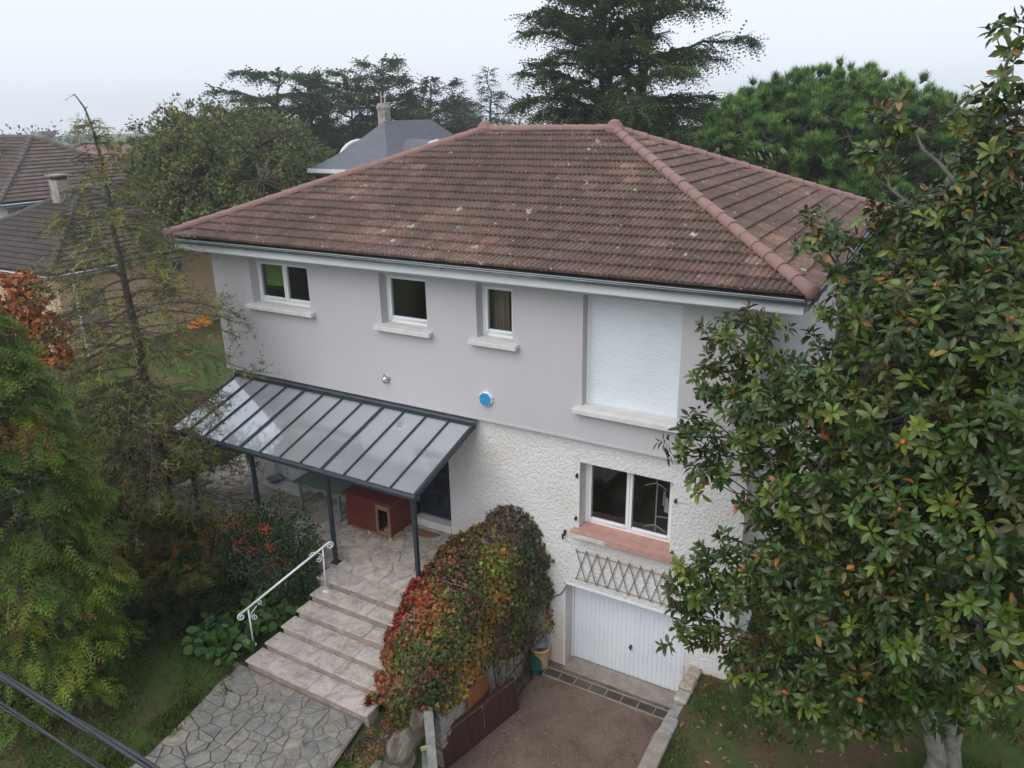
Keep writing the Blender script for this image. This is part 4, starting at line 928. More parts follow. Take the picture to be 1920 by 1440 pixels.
def pick(r_, n, palette, w):
    return np.asarray(palette, float)[r_.choice(len(palette), n, p=np.asarray(w)/np.sum(w))]
def rdir(r_, n): return unit(r_.normal(size=(n, 3)))

def tubes(paths, n=5):
    """many tapered limbs in one mesh; paths: list of (points (k,3), radii (k,))"""
    Vs, Fs, off = [], [], 0
    an = np.linspace(0, 2*np.pi, n, endpoint=False)
    for P, rd in paths:
        P = np.asarray(P, float); rd = np.asarray(rd, float); k = len(P)
        t = unit(np.gradient(P, axis=0)); ref = np.array([0, 0, 1.]) if abs(t[0][2]) < .8 else np.array([1., 0, 0])
        a = unit(np.cross(t, ref)); b = np.cross(t, a)
        ring = P[:, None]+(a[:, None]*np.cos(an)[None, :, None]+b[:, None]*np.sin(an)[None, :, None])*rd[:, None, None]
        Vs.append(ring.reshape(-1, 3)); i = np.arange(k-1)[:, None]*n; j = np.arange(n)[None]
        Fs.append(np.stack([i+j, i+(j+1) % n, i+n+(j+1) % n, i+n+j], -1).reshape(-1, 4)+off); off += k*n
    return np.concatenate(Vs), np.concatenate(Fs)
def limb(a, b, sag, r_, k=6, wob=.06):
    a, b = np.asarray(a, float), np.asarray(b, float); t = np.linspace(0, 1, k)[:, None]; L = np.linalg.norm(b-a)
    P = a+(b-a)*t; P[:, 2] += (sag*4*t*(1-t))[:, 0]; P[1:-1] += r_.normal(0, wob*L/k, (k-2, 3)); return P

# templates (all triangles)
def leaf_template(w=.42, fold=.08, curl=.20):
    v = np.array([[0,0,0],[-w*.44,.30,fold],[w*.44,.30,fold],[-w*.46,.66,fold*.6-curl*.3],[w*.46,.66,fold*.6-curl*.3],[0,1,-curl],[0,.30,0],[0,.66,-curl*.35]], float)
    f = np.array([[0,6,1],[0,2,6],[1,6,7],[1,7,3],[6,2,4],[6,4,7],[3,7,5],[7,4,5]])
    return v, f
LEAF = leaf_template()
QLEAF = (np.array([[0,0,0],[-.32,.45,.08],[.32,.45,.08],[0,1,0.]]), np.array([[0,2,1],[1,2,3]]))
IVY = (np.array([[0,0,0],[-.42,.05,.05],[-.38,.5,.06],[-.12,.55,0],[0,1.0,-.1],[.12,.55,0],[.38,.5,.06],[.42,.05,.05]]), np.array([[0,3,2],[0,2,1],[0,5,3],[3,5,4],[0,6,5],[0,7,6]]))
def frond_template(nside=7, droop=.35, wid=.42, seed=0):
    """flat scale-leaf spray: a midrib with alternate side shoots"""
    r_ = np.random.default_rng(seed); v = []; f = []; sh = []
    def blade(p, q, w):
        p, q = np.array(p), np.array(q); d_ = q-p; n_ = np.array([d_[1], -d_[0], 0]); n_ = n_/max(np.linalg.norm(n_), 1e-6)*w
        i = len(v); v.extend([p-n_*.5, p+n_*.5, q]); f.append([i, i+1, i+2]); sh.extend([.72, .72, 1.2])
    bend = lambda y: -droop*y*y
    blade((0,0,0), (0,1,bend(1)), .07)
    for k in range(nside):
        y = .12+.76*k/(nside-1); L = wid*(1-.65*abs(y-.4)/.6)*r_.uniform(.8, 1.15)
        for s_ in (-1, 1):
            q = (s_*L*.85, y+L*.75, bend(y+L*.6)-.10*L); blade((0, y, bend(y)), q, .085)
            blade((s_*L*.35, y+L*.32, bend(y)-.03), (s_*L*.95, y+L*.30, bend(y)-.14*L-.02), .06)
    return np.array(v), np.array(f), np.array(sh)
FROND = frond_template(6, .4, .34)
FROND_S = frond_template(4, .4, .40); FROND_T = frond_template(2, .4, .5)
def needle_template(n=9, droop=.45, wid=.22, seed=0, thin=1.):
    """cedar branchlet: needles along a drooping twig"""
    r_ = np.random.default_rng(seed); v = []; f = []; sh = []
    for k in range(n):
        y = k/(n-1)*.9; z = -droop*y*y
        for s_ in (-1, 1, 0):
            L = wid*r_.uniform(.6, 1.1)*(1-.5*y)
            q = np.array([s_*L, y+L*.5, z-(.35*L if s_ else -.45*L)]); p = np.array([0, y, z]); w = (np.array([0, .05, 0]) if s_ else np.array([.035, 0, 0]))*thin
            i = len(v); v.extend([p-w, p+w, q]); f.append([i, i+1, i+2]); sh.extend([.75, .75, 1.3])  # darker bases, lighter tips: light on the cedar foliage put into the colour
    return np.array(v), np.array(f), np.array(sh)
NEEDLE = needle_template(); NEEDLE_F = needle_template(4, .45, .26, 1, 1.7); NEEDLE_M = needle_template(6, .5, .22, 2, 1.25)
def tuft_template(n=16, seed=0):
    r_ = np.random.default_rng(seed); v = []; f = []; sh = []
    for k in range(n):
        a = 2*math.pi*k/n*2.4; e = math.radians(r_.uniform(22, 80)); d_ = np.array([math.cos(a)*math.cos(e), math.sin(a)*math.cos(e), math.sin(e)])
        s_ = np.array([-math.sin(a), math.cos(a), 0])*.045; d_ = d_[[0, 2, 1]]; s_ = s_[[0, 2, 1]]
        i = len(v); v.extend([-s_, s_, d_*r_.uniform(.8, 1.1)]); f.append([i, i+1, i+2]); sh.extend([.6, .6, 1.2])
    return np.array(v), np.array(f), np.array(sh)
TUFT = tuft_template(); TUFT_S = tuft_template(11, 3)

def leaf_parts(parent, name, tmpl, pos, rot, size, col, mt, keep=300):
    """the leaves nearest the camera become single parts; returns a mask of the others"""
    dist = np.linalg.norm(pos-np.array(CAM), axis=1); order = np.argsort(dist)[:keep]; m_ = np.ones(len(pos), bool); m_[order] = False
    for i in order:
        Vt, F, Cc = scatter(tmpl[0], tmpl[1], pos[i:i+1], rot[i:i+1], np.asarray(size)[i:i+1], col[i:i+1], tmpl[2] if len(tmpl) > 2 else None)
        from_arrays(name, Vt, F, mt, parent, Cc, smooth=True)
    return m_

# ------------------------------------------------------------------ magnolia
r_ = np.random.default_rng(41)
mag = thing('magnolia_tree', (6.95, -.1, 1.0), 'large evergreen magnolia with glossy leaves and orange fruit beside the driveway lawn', 'tree')
MAG = [(6.04,-.3,11.91,.25),(5.97,-.2,11.03,.4),(5.01,-.8,11.05,.20),(6.05,-.3,10.22,.58),(4.68,-.8,10.49,.16),(5.17,-.9,9.67,.45),(4.31,-1.2,9.45,.37),(5.8,-.8,9.39,.72),(6.42,-1.2,9.43,.64),(4.90,-1.0,8.67,.57),(5.63,-1.6,8.58,.8),(6.39,-2.0,8.58,.77),(3.43,-1.3,8.0,.5),(3.17,-1.6,7.4,.33),(2.99,-2.0,6.68,.35),(3.82,-1.6,6.94,.62),(4.7,-1.4,7.43,.81),(5.66,-2.2,7.58,.85),(6.57,-2.6,7.5,.78),(3.31,-1.9,6.11,.32),(4.18,-1.8,5.93,.57),(5.08,-2.2,6.34,.88),(6.08,-2.6,6.42,.9),(6.81,-3.0,6.62,.71),(3.28,-2.2,4.45,.48),(3.25,-2.2,3.58,.42),(4.07,-1.9,4.53,.75),(5.13,-2.3,4.85,.91),(6.17,-2.8,5.12,.86),(6.93,-3.2,5.59,.66),(4.45,-2.0,3.2,.66),(5.42,-2.4,3.71,.78),(4.84,-2.2,2.74,.42),(5.87,-2.4,3.39,.44),(7.01,-3.2,4.81,.49),(6.25,-2.8,4.1,.48),
       (7.4,-1.2,9.6,1.0),(7.5,-2.2,8.0,1.1),(7.7,-2.4,6.4,1.1),(7.9,-1.8,4.8,1.0),(7.2,.8,8.6,1.2),(5.6,.6,7.6,1.0),(5.4,.5,5.8,1.0),(6.8,1.2,6.6,1.2),(8.4,.2,7.4,1.2),(8.3,.4,5.4,1.1),(5.2,.4,4.2,.9),(6.9,.8,4.6,1.0),(6.6,-.6,10.4,.7),(6.2,.2,9.0,.9),(6.18,-.4,11.43,.30),(6.23,-.5,10.69,.44),(5.93,-.7,9.92,.45)]
Mb = np.array(MAG)
cnt = np.maximum(7, (Mb[:, 3]**1.9*142).astype(int)); cnt[36:] = (cnt[36:]*.5).astype(int); cnt = np.where(Mb[:, 2] > 9.3, (cnt*.78).astype(int)+2, cnt)
bi = np.repeat(np.arange(len(Mb)), cnt); dd = rdir(r_, len(bi)); dd[:, 2] = dd[:, 2]*.9+.12; dd[:, 1] -= .25; dd = unit(dd)
rad = Mb[bi, 3]*(.30+.80*r_.random(len(bi))**.7)
RP = Mb[bi, :3]+dd*rad[:, None]*np.array([1, 1, 1.0]); RP[:, 2] = np.maximum(RP[:, 2], 1.9)
okm = ~((RP[:, 0] < 3.65) & (RP[:, 1] > -.35)); RP, bi, dd = RP[okm], bi[okm], dd[okm]
RA = unit(dd*.8+np.array([0, -.1, .55])+r_.normal(0, .25, dd.shape))
nl = r_.integers(8, 16, len(RP)); li = np.repeat(np.arange(len(RP)), nl); seq = np.concatenate([np.arange(k) for k in nl])
ph = seq*2.4+r_.uniform(0, 6.28, len(RP))[li]; tilt = np.radians(30+62*(1-seq/14.)+r_.normal(0, 12, len(li)))
ax = RA[li]; e1 = unit(np.cross(ax, np.array([.31, .2, .93]))); e2 = np.cross(ax, e1)
ld = unit(ax*np.cos(tilt)[:, None]+(e1*np.cos(ph)[:, None]+e2*np.sin(ph)[:, None])*np.sin(tilt)[:, None]+np.array([0, 0, -.12]))
LP = RP[li]+ax*(seq*.012*r_.uniform(.4, 1.3, len(RP))[li])[:, None]+ld*.015
upv = ax*.9+ld*-.1+r_.normal(0, .38, ld.shape); LR = frames(ld, upv); LS = r_.uniform(.125, .215, len(li))*(1-.25*(seq/14.))
lcl = pick(r_, len(RP), [(.040,.074,.012),(.026,.052,.011),(.070,.112,.015),(.125,.165,.022),(.064,.070,.018)], [.36, .30, .15, .08, .11])[li]
old = r_.random(len(li)); lcl = np.where((old > .993)[:, None], np.array([.30, .19, .03]), np.where((old < .006)[:, None], np.array([.24, .10, .025]), lcl))
top = LP[:, 2] > 8.6; sw = top & (r_.random(len(li)) < .05); lcl = np.where(sw[:, None], np.array([.20, .105, .035]), lcl)
LC = jitter_col(lcl, len(li), r_, .2)
rest = leaf_parts(mag, 'leaf', LEAF, LP, LR, LS, LC, MT['lf_magnolia'])
Vt, F, Cc = scatter(*LEAF, LP[rest], LR[rest], LS[rest], LC[rest]); tag(from_arrays('crown', Vt, F, MT['lf_magnolia'], mag, Cc, smooth=True), kind='stuff')
T0 = np.array([6.95, -.42, .80]); trunk_paths = []; heads = []
for q, tp, r0 in ((T0+V3(-.10,-.06,0), V3(6.0,-.5,10.8), .15), (T0+V3(.16,.10,0), V3(7.0,-.4,9.6), .17), (T0+V3(.0,.14,0), V3(5.4,.1,8.4), .12)):
    P = limb(q, tp, 0, r_, 14, .25); P[0] = q; rdt = np.linspace(r0, .022, 14); rdt[0] *= 1.2; trunk_paths.append((P, rdt)); heads.append(P)
Vt, F = tubes(trunk_paths, 10); from_arrays('trunk', Vt, F, MT['bark_grey'], mag, smooth=True)
HN = np.concatenate([h[2:] for h in heads]); bp_ = []
mids = []
for k, m_ in enumerate(Mb):
    d2 = np.linalg.norm(HN-m_[:3], axis=1)+np.maximum(0, HN[:, 2]-m_[2]+.8)*2; s_ = HN[np.argmin(d2)]
    P = limb(s_, m_[:3], -.15, r_, 8, .35); bp_.append((P, np.linspace(.042, .014, 8))); mids.append(P)
for k in range(len(RP)):
    if k % 3: continue
    P0 = mids[bi[k]][r_.integers(4, 8)]; bp_.append((limb(P0, RP[k], -.05, r_, 4, .2), np.linspace(.016, .006, 4)))
Vt, F = tubes(bp_, 5); from_arrays('branches', Vt, F, MT['branch_grey'], mag, smooth=True)
MT['fruit'] = mat('magnolia_fruit', (.30,.070,.022), (.36,.14,.04), scale=30, rough=.6)
fm = MB().lathe((0,0,0), [(.006,-.02),(.024,0),(.032,.025),(.028,.055),(.012,.078),(0,.082)], 9)
fr_idx = r_.choice(np.where(RP[:, 1] < -.8)[0], 36, replace=False)
for i in fr_idx:
    c = RP[i]+RA[i]*.07; fm_ = MB(); fm_.v = fm.v; fm_.f = fm.f
    fm_.build('fruit', MT['fruit'], mag, smooth=True, mtx=Matrix.Translation(c) @ Vector(RA[i]).to_track_quat('Z', 'Y').to_matrix().to_4x4() @ Matrix.Scale(r_.uniform(.85, 1.25), 4))

# ------------------------------------------------------------------ creeper over the wall
r_ = np.random.default_rng(17)
crp = thing('virginia_creeper', (-1.2, -2.2, 1.4), 'mound of autumn Virginia creeper in red, orange and olive beside the stairs', 'creeper')
ky = np.array([.0, -1.0, -2.3, -3.2, -4.15]); kxl = np.array([-1.80, -2.22, -2.28, -2.02, -1.75]); kxr = np.array([-.32, -.34, -.42, -.62, -1.02])
kzt = np.array([3.50, 3.22, 2.88, 2.45, 1.80]); kzl = np.array([2.45, 2.40, 2.30, 1.95, 1.45]); kzr = np.array([.75, .80, .80, .85, 1.30]); kxc = np.array([-1.15, -1.42, -1.50, -1.40, -1.38])
def creeper_pt(s_, y):
    f = lambda a: np.interp(-y, -ky, a)
    xl, xr, zt, zl, zr, xc = f(kxl), f(kxr), f(kzt), f(kzl), f(kzr), f(kxc)
    a = np.pi*(1-s_); c, sn = np.cos(a), np.sin(a)
    x = np.where(c < 0, xc+(xc-xl)*-np.abs(c)**.8, xc+(xr-xc)*np.abs(c)**.75); z = np.where(c < 0, zl+(zt-zl)*np.abs(sn)**.75, zr+(zt-zr)*np.abs(sn)**.70)
    return np.stack([x, y, z], -1)
n = 20000
s_ = r_.random(n)**.85; y = -4.3*r_.random(n)**.95
P = creeper_pt(s_, y); e = 1e-3
nrm = unit(np.cross(creeper_pt(np.clip(s_+e, 0, 1), y)-P, creeper_pt(s_, y+e)-P)); nrm *= np.where((nrm*(P-np.stack([np.full(n, -1.25), y, np.full(n, 1.4)], -1))).sum(1) > 0, 1, -1)[:, None]
lump = .055*np.sin(P[:, 0]*7+1)*np.sin(y*5)+.05*np.sin(P[:, 2]*8+y*3)+.03*np.sin(y*13+P[:, 2]*11)
P = P+nrm*(lump+r_.normal(0, .03, n)-.06*r_.random(n))[:, None]
keep = (P[:, 1] < .02) & ~((P[:, 0] > -.85) & (P[:, 2] < np.interp(-y, [0, .4, 1.4, 2.0, 2.8, 3.2, 4.3], [.55, .62, 1.12, 1.28, 1.45, 1.15, 1.2])))
P, nrm, y = P[keep], nrm[keep], y[keep]; n = len(P)
ad_ = unit(nrm*.35+np.array([0, 0, -.8])+r_.normal(0, .45, (n, 3))); rot = frames(ad_, nrm+r_.normal(0, .3, (n, 3)))
cn = np.sin(P[:, 0]*3.1+P[:, 2]*2.2)*np.cos(y*2.7+.8)+.5*np.sin(P[:, 2]*5.1-y*4.3)+r_.normal(0, .27, n)
col = np.where((cn > .75)[:, None], np.array([.235,.125,.03]), np.where((cn > .25)[:, None], np.array([.135,.125,.028]), np.where((cn > -.35)[:, None], np.array([.070,.088,.024]), np.where((cn > -.8)[:, None], np.array([.115,.050,.030]), np.array([.038,.058,.022])))))
for c0, rr_, pc_ in (((-2.1,-2.35,2.6), .55, (.28,.030,.026)), ((-1.95,-3.1,2.2), .42, (.28,.040,.026)), ((-1.55,-2.7,2.7), .35, (.28,.055,.025)), ((-1.6,-4.1,1.6), .45, (.30,.05,.04)), ((-1.75,-1.4,2.95), .40, (.26,.10,.045)), ((-.75,-1.9,2.2), .30, (.28,.10,.028)), ((-.6,-.5,1.9), .5, (.05,.075,.03)), ((-1.2,-.3,3.3), .6, (.13,.085,.065)), ((-.9,-1.2,2.9), .3, (.14,.21,.035)), ((-.7,-3.0,1.2), .5, (.28,.17,.03))):
    d2 = np.linalg.norm(P-np.array(c0), axis=1)/rr_; hit = r_.random(n) < .85*np.exp(-d2**2*1.2); col = np.where(hit[:, None], np.array(pc_), col)
col = jitter_col(col, n, r_, .28); sz = r_.uniform(.05, .105, n)
rest = leaf_parts(crp, 'leaf', IVY, P, rot, sz, col, MT['lf_creeper'])
Vt, F, Cc = scatter(*IVY, P[rest], rot[rest], sz[rest], col[rest]); tag(from_arrays('leaves', Vt, F, MT['lf_creeper'], crp, Cc), kind='stuff')
cs = []
for k in range(60):
    y0 = -4.0*r_.random(); a = creeper_pt(r_.random(5)*.2+np.linspace(.3, 1.0, 5)*.9, np.full(5, y0)+r_.normal(0, .15, 5)); a[-1, 2] = max(a[-1, 2]-.5, .1); a[:, 2] = np.maximum(a[:, 2], 1.45); cs.append((a-np.array([.05, 0, .06]), np.full(5, .008)))
Vt, F = tubes(cs, 4); from_arrays('stems', Vt, F, MT['twig'], crp)
# ------------------------------------------------------------------ bright green thuja
def blob_axis(name, z): return z
r_ = np.random.default_rng(23)
th = thing('thuja_tree', (-6.95, -6.6, 1.45), 'bright green thuja with drooping sprays in the lower left corner', 'tree')
TC = np.array([-6.95, -6.6, 0])
nc = 430; cz_ = 1.7+7.0*r_.random(nc)**.9; can_ = r_.uniform(0, 2*np.pi, nc)
cpr = np.interp(cz_, [1.5, 2.5, 4.0, 6.0, 7.6, 8.8], [1.05, 1.38, 1.50, 1.36, 1.0, .45])*r_.uniform(.76, 1.16, nc)
cout = np.stack([np.cos(can_), np.sin(can_), r_.uniform(-.35, .15, nc)], -1); CT = TC+cout*cpr[:, None]*np.array([1, 1, .4]); CT[:, 2] += cz_
per = 30; k_ = np.repeat(np.arange(nc), per); n = len(k_); t_ = r_.random(n)**.7
cside = np.stack([-np.sin(can_), np.cos(can_), np.zeros(nc)], -1)
clen = r_.uniform(.45, .85, nc); cwid = r_.uniform(.16, .30, nc)
P = CT[k_]-cout[k_]*((1-t_)*clen[k_])[:, None]+cside[k_]*(r_.normal(0, 1, n)*cwid[k_]*(1.1-.6*t_))[:, None]; P[:, 2] += -.22*t_**2*clen[k_]+r_.normal(0, .05, n)
ad_ = unit(cout[k_]*.8+cside[k_]*r_.normal(0, .6, n)[:, None]+np.array([0, 0, -.25])+r_.normal(0, .22, (n, 3)))
rot = frames(ad_, np.array([0, 0, 1.])+cout[k_]*.45+r_.normal(0, .3, (n, 3)))
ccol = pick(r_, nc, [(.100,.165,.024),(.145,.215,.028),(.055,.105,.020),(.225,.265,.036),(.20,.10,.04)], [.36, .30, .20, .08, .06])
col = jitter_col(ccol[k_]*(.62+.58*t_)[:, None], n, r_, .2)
brn = r_.random(n) < .035; col = np.where(brn[:, None], np.array([.18, .085, .035]), col)
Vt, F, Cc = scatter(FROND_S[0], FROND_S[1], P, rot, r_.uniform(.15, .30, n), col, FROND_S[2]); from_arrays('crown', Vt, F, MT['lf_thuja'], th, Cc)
tp = [(limb((-6.95,-6.6,1.3), (-6.95,-6.6,8.1), 0, r_, 8, .1), np.linspace(.17, .03, 8))]
Vt, F = tubes(tp, 9); from_arrays('trunk', Vt, F, MT['bark'], th, smooth=True)
bb = []
for k in range(130):
    zz = r_.uniform(1.8, 7.6); a = r_.uniform(0, 6.28); L = np.interp(zz, [1.5, 4, 6, 8.3], [1.2, 1.45, 1.3, .4]); bb.append((limb((-6.95,-6.6,zz-.25), (-6.95+L*math.cos(a), -6.6+L*math.sin(a), zz), .05, r_, 5, .2), np.linspace(.02, .006, 5)))
Vt, F = tubes(bb, 4); from_arrays('branches', Vt, F, MT['twig'], th)

# ------------------------------------------------------------------ half-dead conifer
r_ = np.random.default_rng(29)
dc = thing('dying_conifer', (-8.9, -2.55, 2.1), 'tall half-dead conifer with bare grey twigs and a crooked top', 'tree')
tz = np.array([2.0, 3.5, 5, 6.5, 8, 9.2, 10.2, 10.9, 11.35, 11.6, 11.62]); txx = -8.9+np.array([0, .03, .06, .05, .0, -.03, -.06, -.10, -.20, -.42, -.75])
TPt = np.stack([txx, np.full(11, -2.55)+.04*np.sin(tz*2), tz], -1); TPt[-1, 2] = 11.50
tpaths = [(TPt, np.array([.16, .135, .112, .09, .068, .050, .036, .026, .018, .012, .006]))]
Vt, F = tubes(tpaths, 10); from_arrays('trunk', Vt, F, MT['bark'], dc, smooth=True)
br, tips, tipd, tipz = [], [], [], []
for k in range(138):
    zz = 2.7+8.5*(k/138.)**.95+r_.normal(0, .05); a = k*2.4+r_.normal(0, .4)
    L = np.interp(zz, [2.5, 4, 6, 8, 9.5, 10.5, 11.3], [2.0, 2.5, 2.45, 1.9, 1.15, .6, .3])*r_.uniform(.5, 1.15)
    o = np.array([np.interp(zz, tz[:9], txx[:9]), -2.55, zz]); dv = np.array([math.cos(a), math.sin(a), 0]); sd = np.array([-dv[1], dv[0], 0])
    end = o+dv*L+np.array([0, 0, (-.10-.10*r_.random())*L*(.6 if zz > 8 else 1.6)])
    if end[1] > -.35 and end[0] > -9.6: continue
    P = limb(o, end, .12*L, r_, 7, .09); br.append((P, np.linspace(.011+.010*L, .005, 7)))
    m_ = int(5+L*7)
    for j in range(m_):
        t = r_.uniform(.22, 1.0); q = P[0]*(1-t)+P[-1]*t; i0 = min(int(t*6), 5); q = P[i0]+(P[i0+1]-P[i0])*(t*6-i0)
        l2 = L*r_.uniform(.16, .42)*(1.15-.6*t); d2 = unit(dv*.75+sd*r_.choice([-1, 1])*r_.uniform(.4, 1.0)+np.array([0, 0, r_.uniform(-.45, .12)]))
        Q = limb(q, q+d2*l2, .08*l2, r_, 4, .10); br.append((Q, np.linspace(.0085, .004, 4)))
        for w in range(2):
            t2 = r_.uniform(.3, 1.); q2 = Q[0]*(1-t2)+Q[-1]*t2; d3 = unit(d2+r_.normal(0, .55, 3)+np.array([0, 0, -.15])); l3 = l2*r_.uniform(.25, .55); br.append((np.stack([q2, q2+d3*l3*.5+r_.normal(0, .01, 3), q2+d3*l3]), np.array([.0062, .005, .0035])))
            tips.append(q2+d3*l3*.7); tipd.append(d3); tipz.append(zz)
Vt, F = tubes(br, 3); from_arrays('branches', Vt, F, MT['twig_olive'], dc)
tips = np.array(tips); tipd = np.array(tipd); tipz = np.array(tipz)
patch = np.sin(tips[:, 0]*2.3+1.1)*np.cos(tips[:, 1]*2.1)+.7*np.sin(tips[:, 2]*2.9+tips[:, 0]*1.3)
prob = np.interp(tipz, [2.5, 4, 5.5, 7, 9, 11], [.98, .98, .9, .8, .6, .4])*np.where(patch > -.2, 1.2, .4)
sel = np.repeat(np.where(r_.random(len(tips)) < prob)[0], 2); n = len(sel)
P = tips[sel]+r_.normal(0, .06, (n, 3)); rot = frames(unit(tipd[sel]+r_.normal(0, .3, (n, 3))), np.array([0, 0, 1.])+r_.normal(0, .35, (n, 3)))
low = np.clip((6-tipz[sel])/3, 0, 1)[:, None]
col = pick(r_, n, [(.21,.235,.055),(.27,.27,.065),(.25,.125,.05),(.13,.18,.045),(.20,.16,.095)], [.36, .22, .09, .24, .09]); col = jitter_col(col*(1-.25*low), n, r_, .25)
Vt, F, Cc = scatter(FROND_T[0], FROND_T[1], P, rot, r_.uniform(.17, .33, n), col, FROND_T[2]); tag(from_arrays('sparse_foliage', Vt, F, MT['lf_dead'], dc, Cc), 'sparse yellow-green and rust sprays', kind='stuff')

# ------------------------------------------------------------------ shrubs
def shrub(name, label, cat, blobs, n, size, pal, w, mt, seed, tmpl=QLEAF, twigs=60, berries=None, droop=-.1, group=None):
    r_ = np.random.default_rng(seed); B = np.array(blobs); base = B[:, :3].mean(0)
    gzv = float(hgt(base[0], base[1]))
    t = thing(name, (base[0], base[1], gzv), label, cat, group)
    wt = B[:, 3]*B[:, 4]+B[:, 3]**2; k = r_.choice(len(B), n, p=wt/wt.sum()); dd = rdir(r_, n); q = .55+.5*r_.random(n)**.5
    P = B[k, :3]+dd*q[:, None]*np.stack([B[k, 3], B[k, 3], B[k, 4]], -1)
    P += .10*np.sin(P[:, [1, 2, 0]]*9); P[:, 2] = np.maximum(P[:, 2], hgt(P[:, 0], P[:, 1])+.03)
    rot = frames(unit(dd+r_.normal(0, .6, (n, 3))+np.array([0, 0, droop])), dd+np.array([0, 0, .6])+r_.normal(0, .4, (n, 3)))
    col = jitter_col(pick(r_, n, pal, w), n, r_, .25)
    Vt, F, Cc = scatter(tmpl[0], tmpl[1], P, rot, r_.uniform(size[0], size[1], n), col, tmpl[2] if len(tmpl) > 2 else None)
    tag(from_arrays('foliage', Vt, F, mt, t, Cc), kind='stuff')
    tw = []
    for j in range(twigs):
        i = r_.integers(0, n); s0 = np.array([base[0]+r_.normal(0, .15), base[1]+r_.normal(0, .15), gzv-.05]); tw.append((limb(s0, P[i], .1, r_, 5, .25), np.linspace(.018, .004, 5)))
    Vt, F = tubes(tw, 4); from_arrays('stems', Vt, F, MT['twig'], t)
    if berries is not None:
        mtb, spots, nb = berries; ico = bmesh.new(); bmesh.ops.create_icosphere(ico, subdivisions=1, radius=1); iv = np.array([v.co[:] for v in ico.verts]); jf = np.array([[v.index for v in f.verts] for f in ico.faces]); ico.free()
        S_ = np.array(spots); kk_ = r_.integers(0, len(S_), nb); PB = S_[kk_, :3]+r_.normal(0, 1, (nb, 3))*S_[kk_, 3:4]*np.array([1, 1, .8])
        Vt, F, Cc = scatter(iv, jf, PB, np.tile(np.eye(3), (nb, 1, 1)), r_.uniform(.011, .02, nb), jitter_col(np.array([.36,.06,.018]), nb, r_, .3)); tag(from_arrays('berries', Vt, F, mtb, t, Cc), kind='stuff')
    return t
shrub('firethorn', 'dark green firethorn bush with red berry clusters at the terrace edge', 'shrub',
      [(-5.0,-2.75,2.65,.62,.80),(-4.72,-2.58,3.15,.48,.48),(-5.7,-2.8,2.6,.65,.75),(-5.35,-2.6,3.40,.48,.42),(-4.62,-2.72,2.45,.38,.65),(-6.3,-2.85,2.5,.55,.65),(-6.0,-2.7,3.1,.5,.45)], 12500, (.035,.075), [(.026,.058,.022),(.038,.075,.026),(.018,.042,.018),(.07,.10,.026)], [.4,.3,.22,.08], MT['lf_broad'], 51, twigs=90,
      berries=(leaf_mat('berry_skin', .4, .4, 0), [(-5.55,-3.0,3.35,.13),(-5.15,-3.0,3.4,.07),(-5.75,-3.15,3.05,.10),(-5.45,-3.1,2.9,.07),(-6.0,-3.0,3.35,.14),(-5.0,-3.05,3.1,.05),(-6.5,-2.95,3.1,.14),(-4.9,-3.1,2.7,.10),(-6.6,-3.1,2.7,.2)], 430))
shrub('juniper', 'low dark spreading juniper under the half-dead conifer', 'shrub', [(-7.6,-3.8,2.1,.95,.55),(-7.0,-4.4,1.9,.8,.45),(-8.3,-3.4,2.3,.9,.6),(-6.5,-3.6,2.0,.7,.5),(-6.9,-3.2,2.4,.6,.45)], 2700, (.20,.36), [(.030,.048,.018),(.048,.062,.02),(.075,.055,.024),(.022,.035,.015)], [.4,.25,.15,.2], MT['lf_thuja'], 52, tmpl=FROND_S, twigs=60)
shrub('conifer_hedge', 'dense dark cypress hedge beyond the terrace, behind the half-dead conifer', 'hedge', [(-11.2,-2.4,3.0,.9,1.6),(-11.6,-1.0,3.0,.9,1.7),(-12.0,-3.6,3.1,1.0,1.7),(-12.4,-5.2,3.2,1.1,1.8),(-11.0,-4.4,2.6,.9,1.2)], 3600, (.25,.45), [(.022,.040,.018),(.034,.055,.02),(.05,.06,.02)], [.5,.35,.15], MT['lf_thuja'], 53, tmpl=FROND_S, twigs=30)
shrub('lower_spray', 'rust and green low branches sweeping over the lawn beside the terrace', 'shrub', [(-7.4,-3.0,2.75,.85,.22),(-6.7,-3.5,2.55,.75,.20),(-8.0,-3.7,2.65,.8,.22),(-7.2,-4.1,2.35,.7,.18),(-6.2,-2.7,2.95,.5,.16)], 1500, (.16,.30), [(.085,.11,.024),(.12,.135,.026),(.20,.075,.03),(.055,.075,.02)], [.38,.22,.20,.2], MT['lf_dead'], 54, tmpl=FROND_S, twigs=120, droop=-.3)
shrub('red_maple', 'small maple in orange-red autumn leaf above the bright thuja', 'tree', [(-10.3,-4.0,7.3,.5,.6),(-9.95,-3.9,7.95,.33,.45),(-10.7,-4.2,6.8,.6,.6),(-9.6,-3.9,6.9,.4,.5),(-10.6,-4.1,7.9,.35,.45)], 1900, (.09,.17), [(.34,.095,.03),(.42,.15,.04),(.22,.06,.025),(.16,.10,.03)], [.45,.25,.18,.12], MT['lf_creeper'], 55, tmpl=IVY, twigs=40)

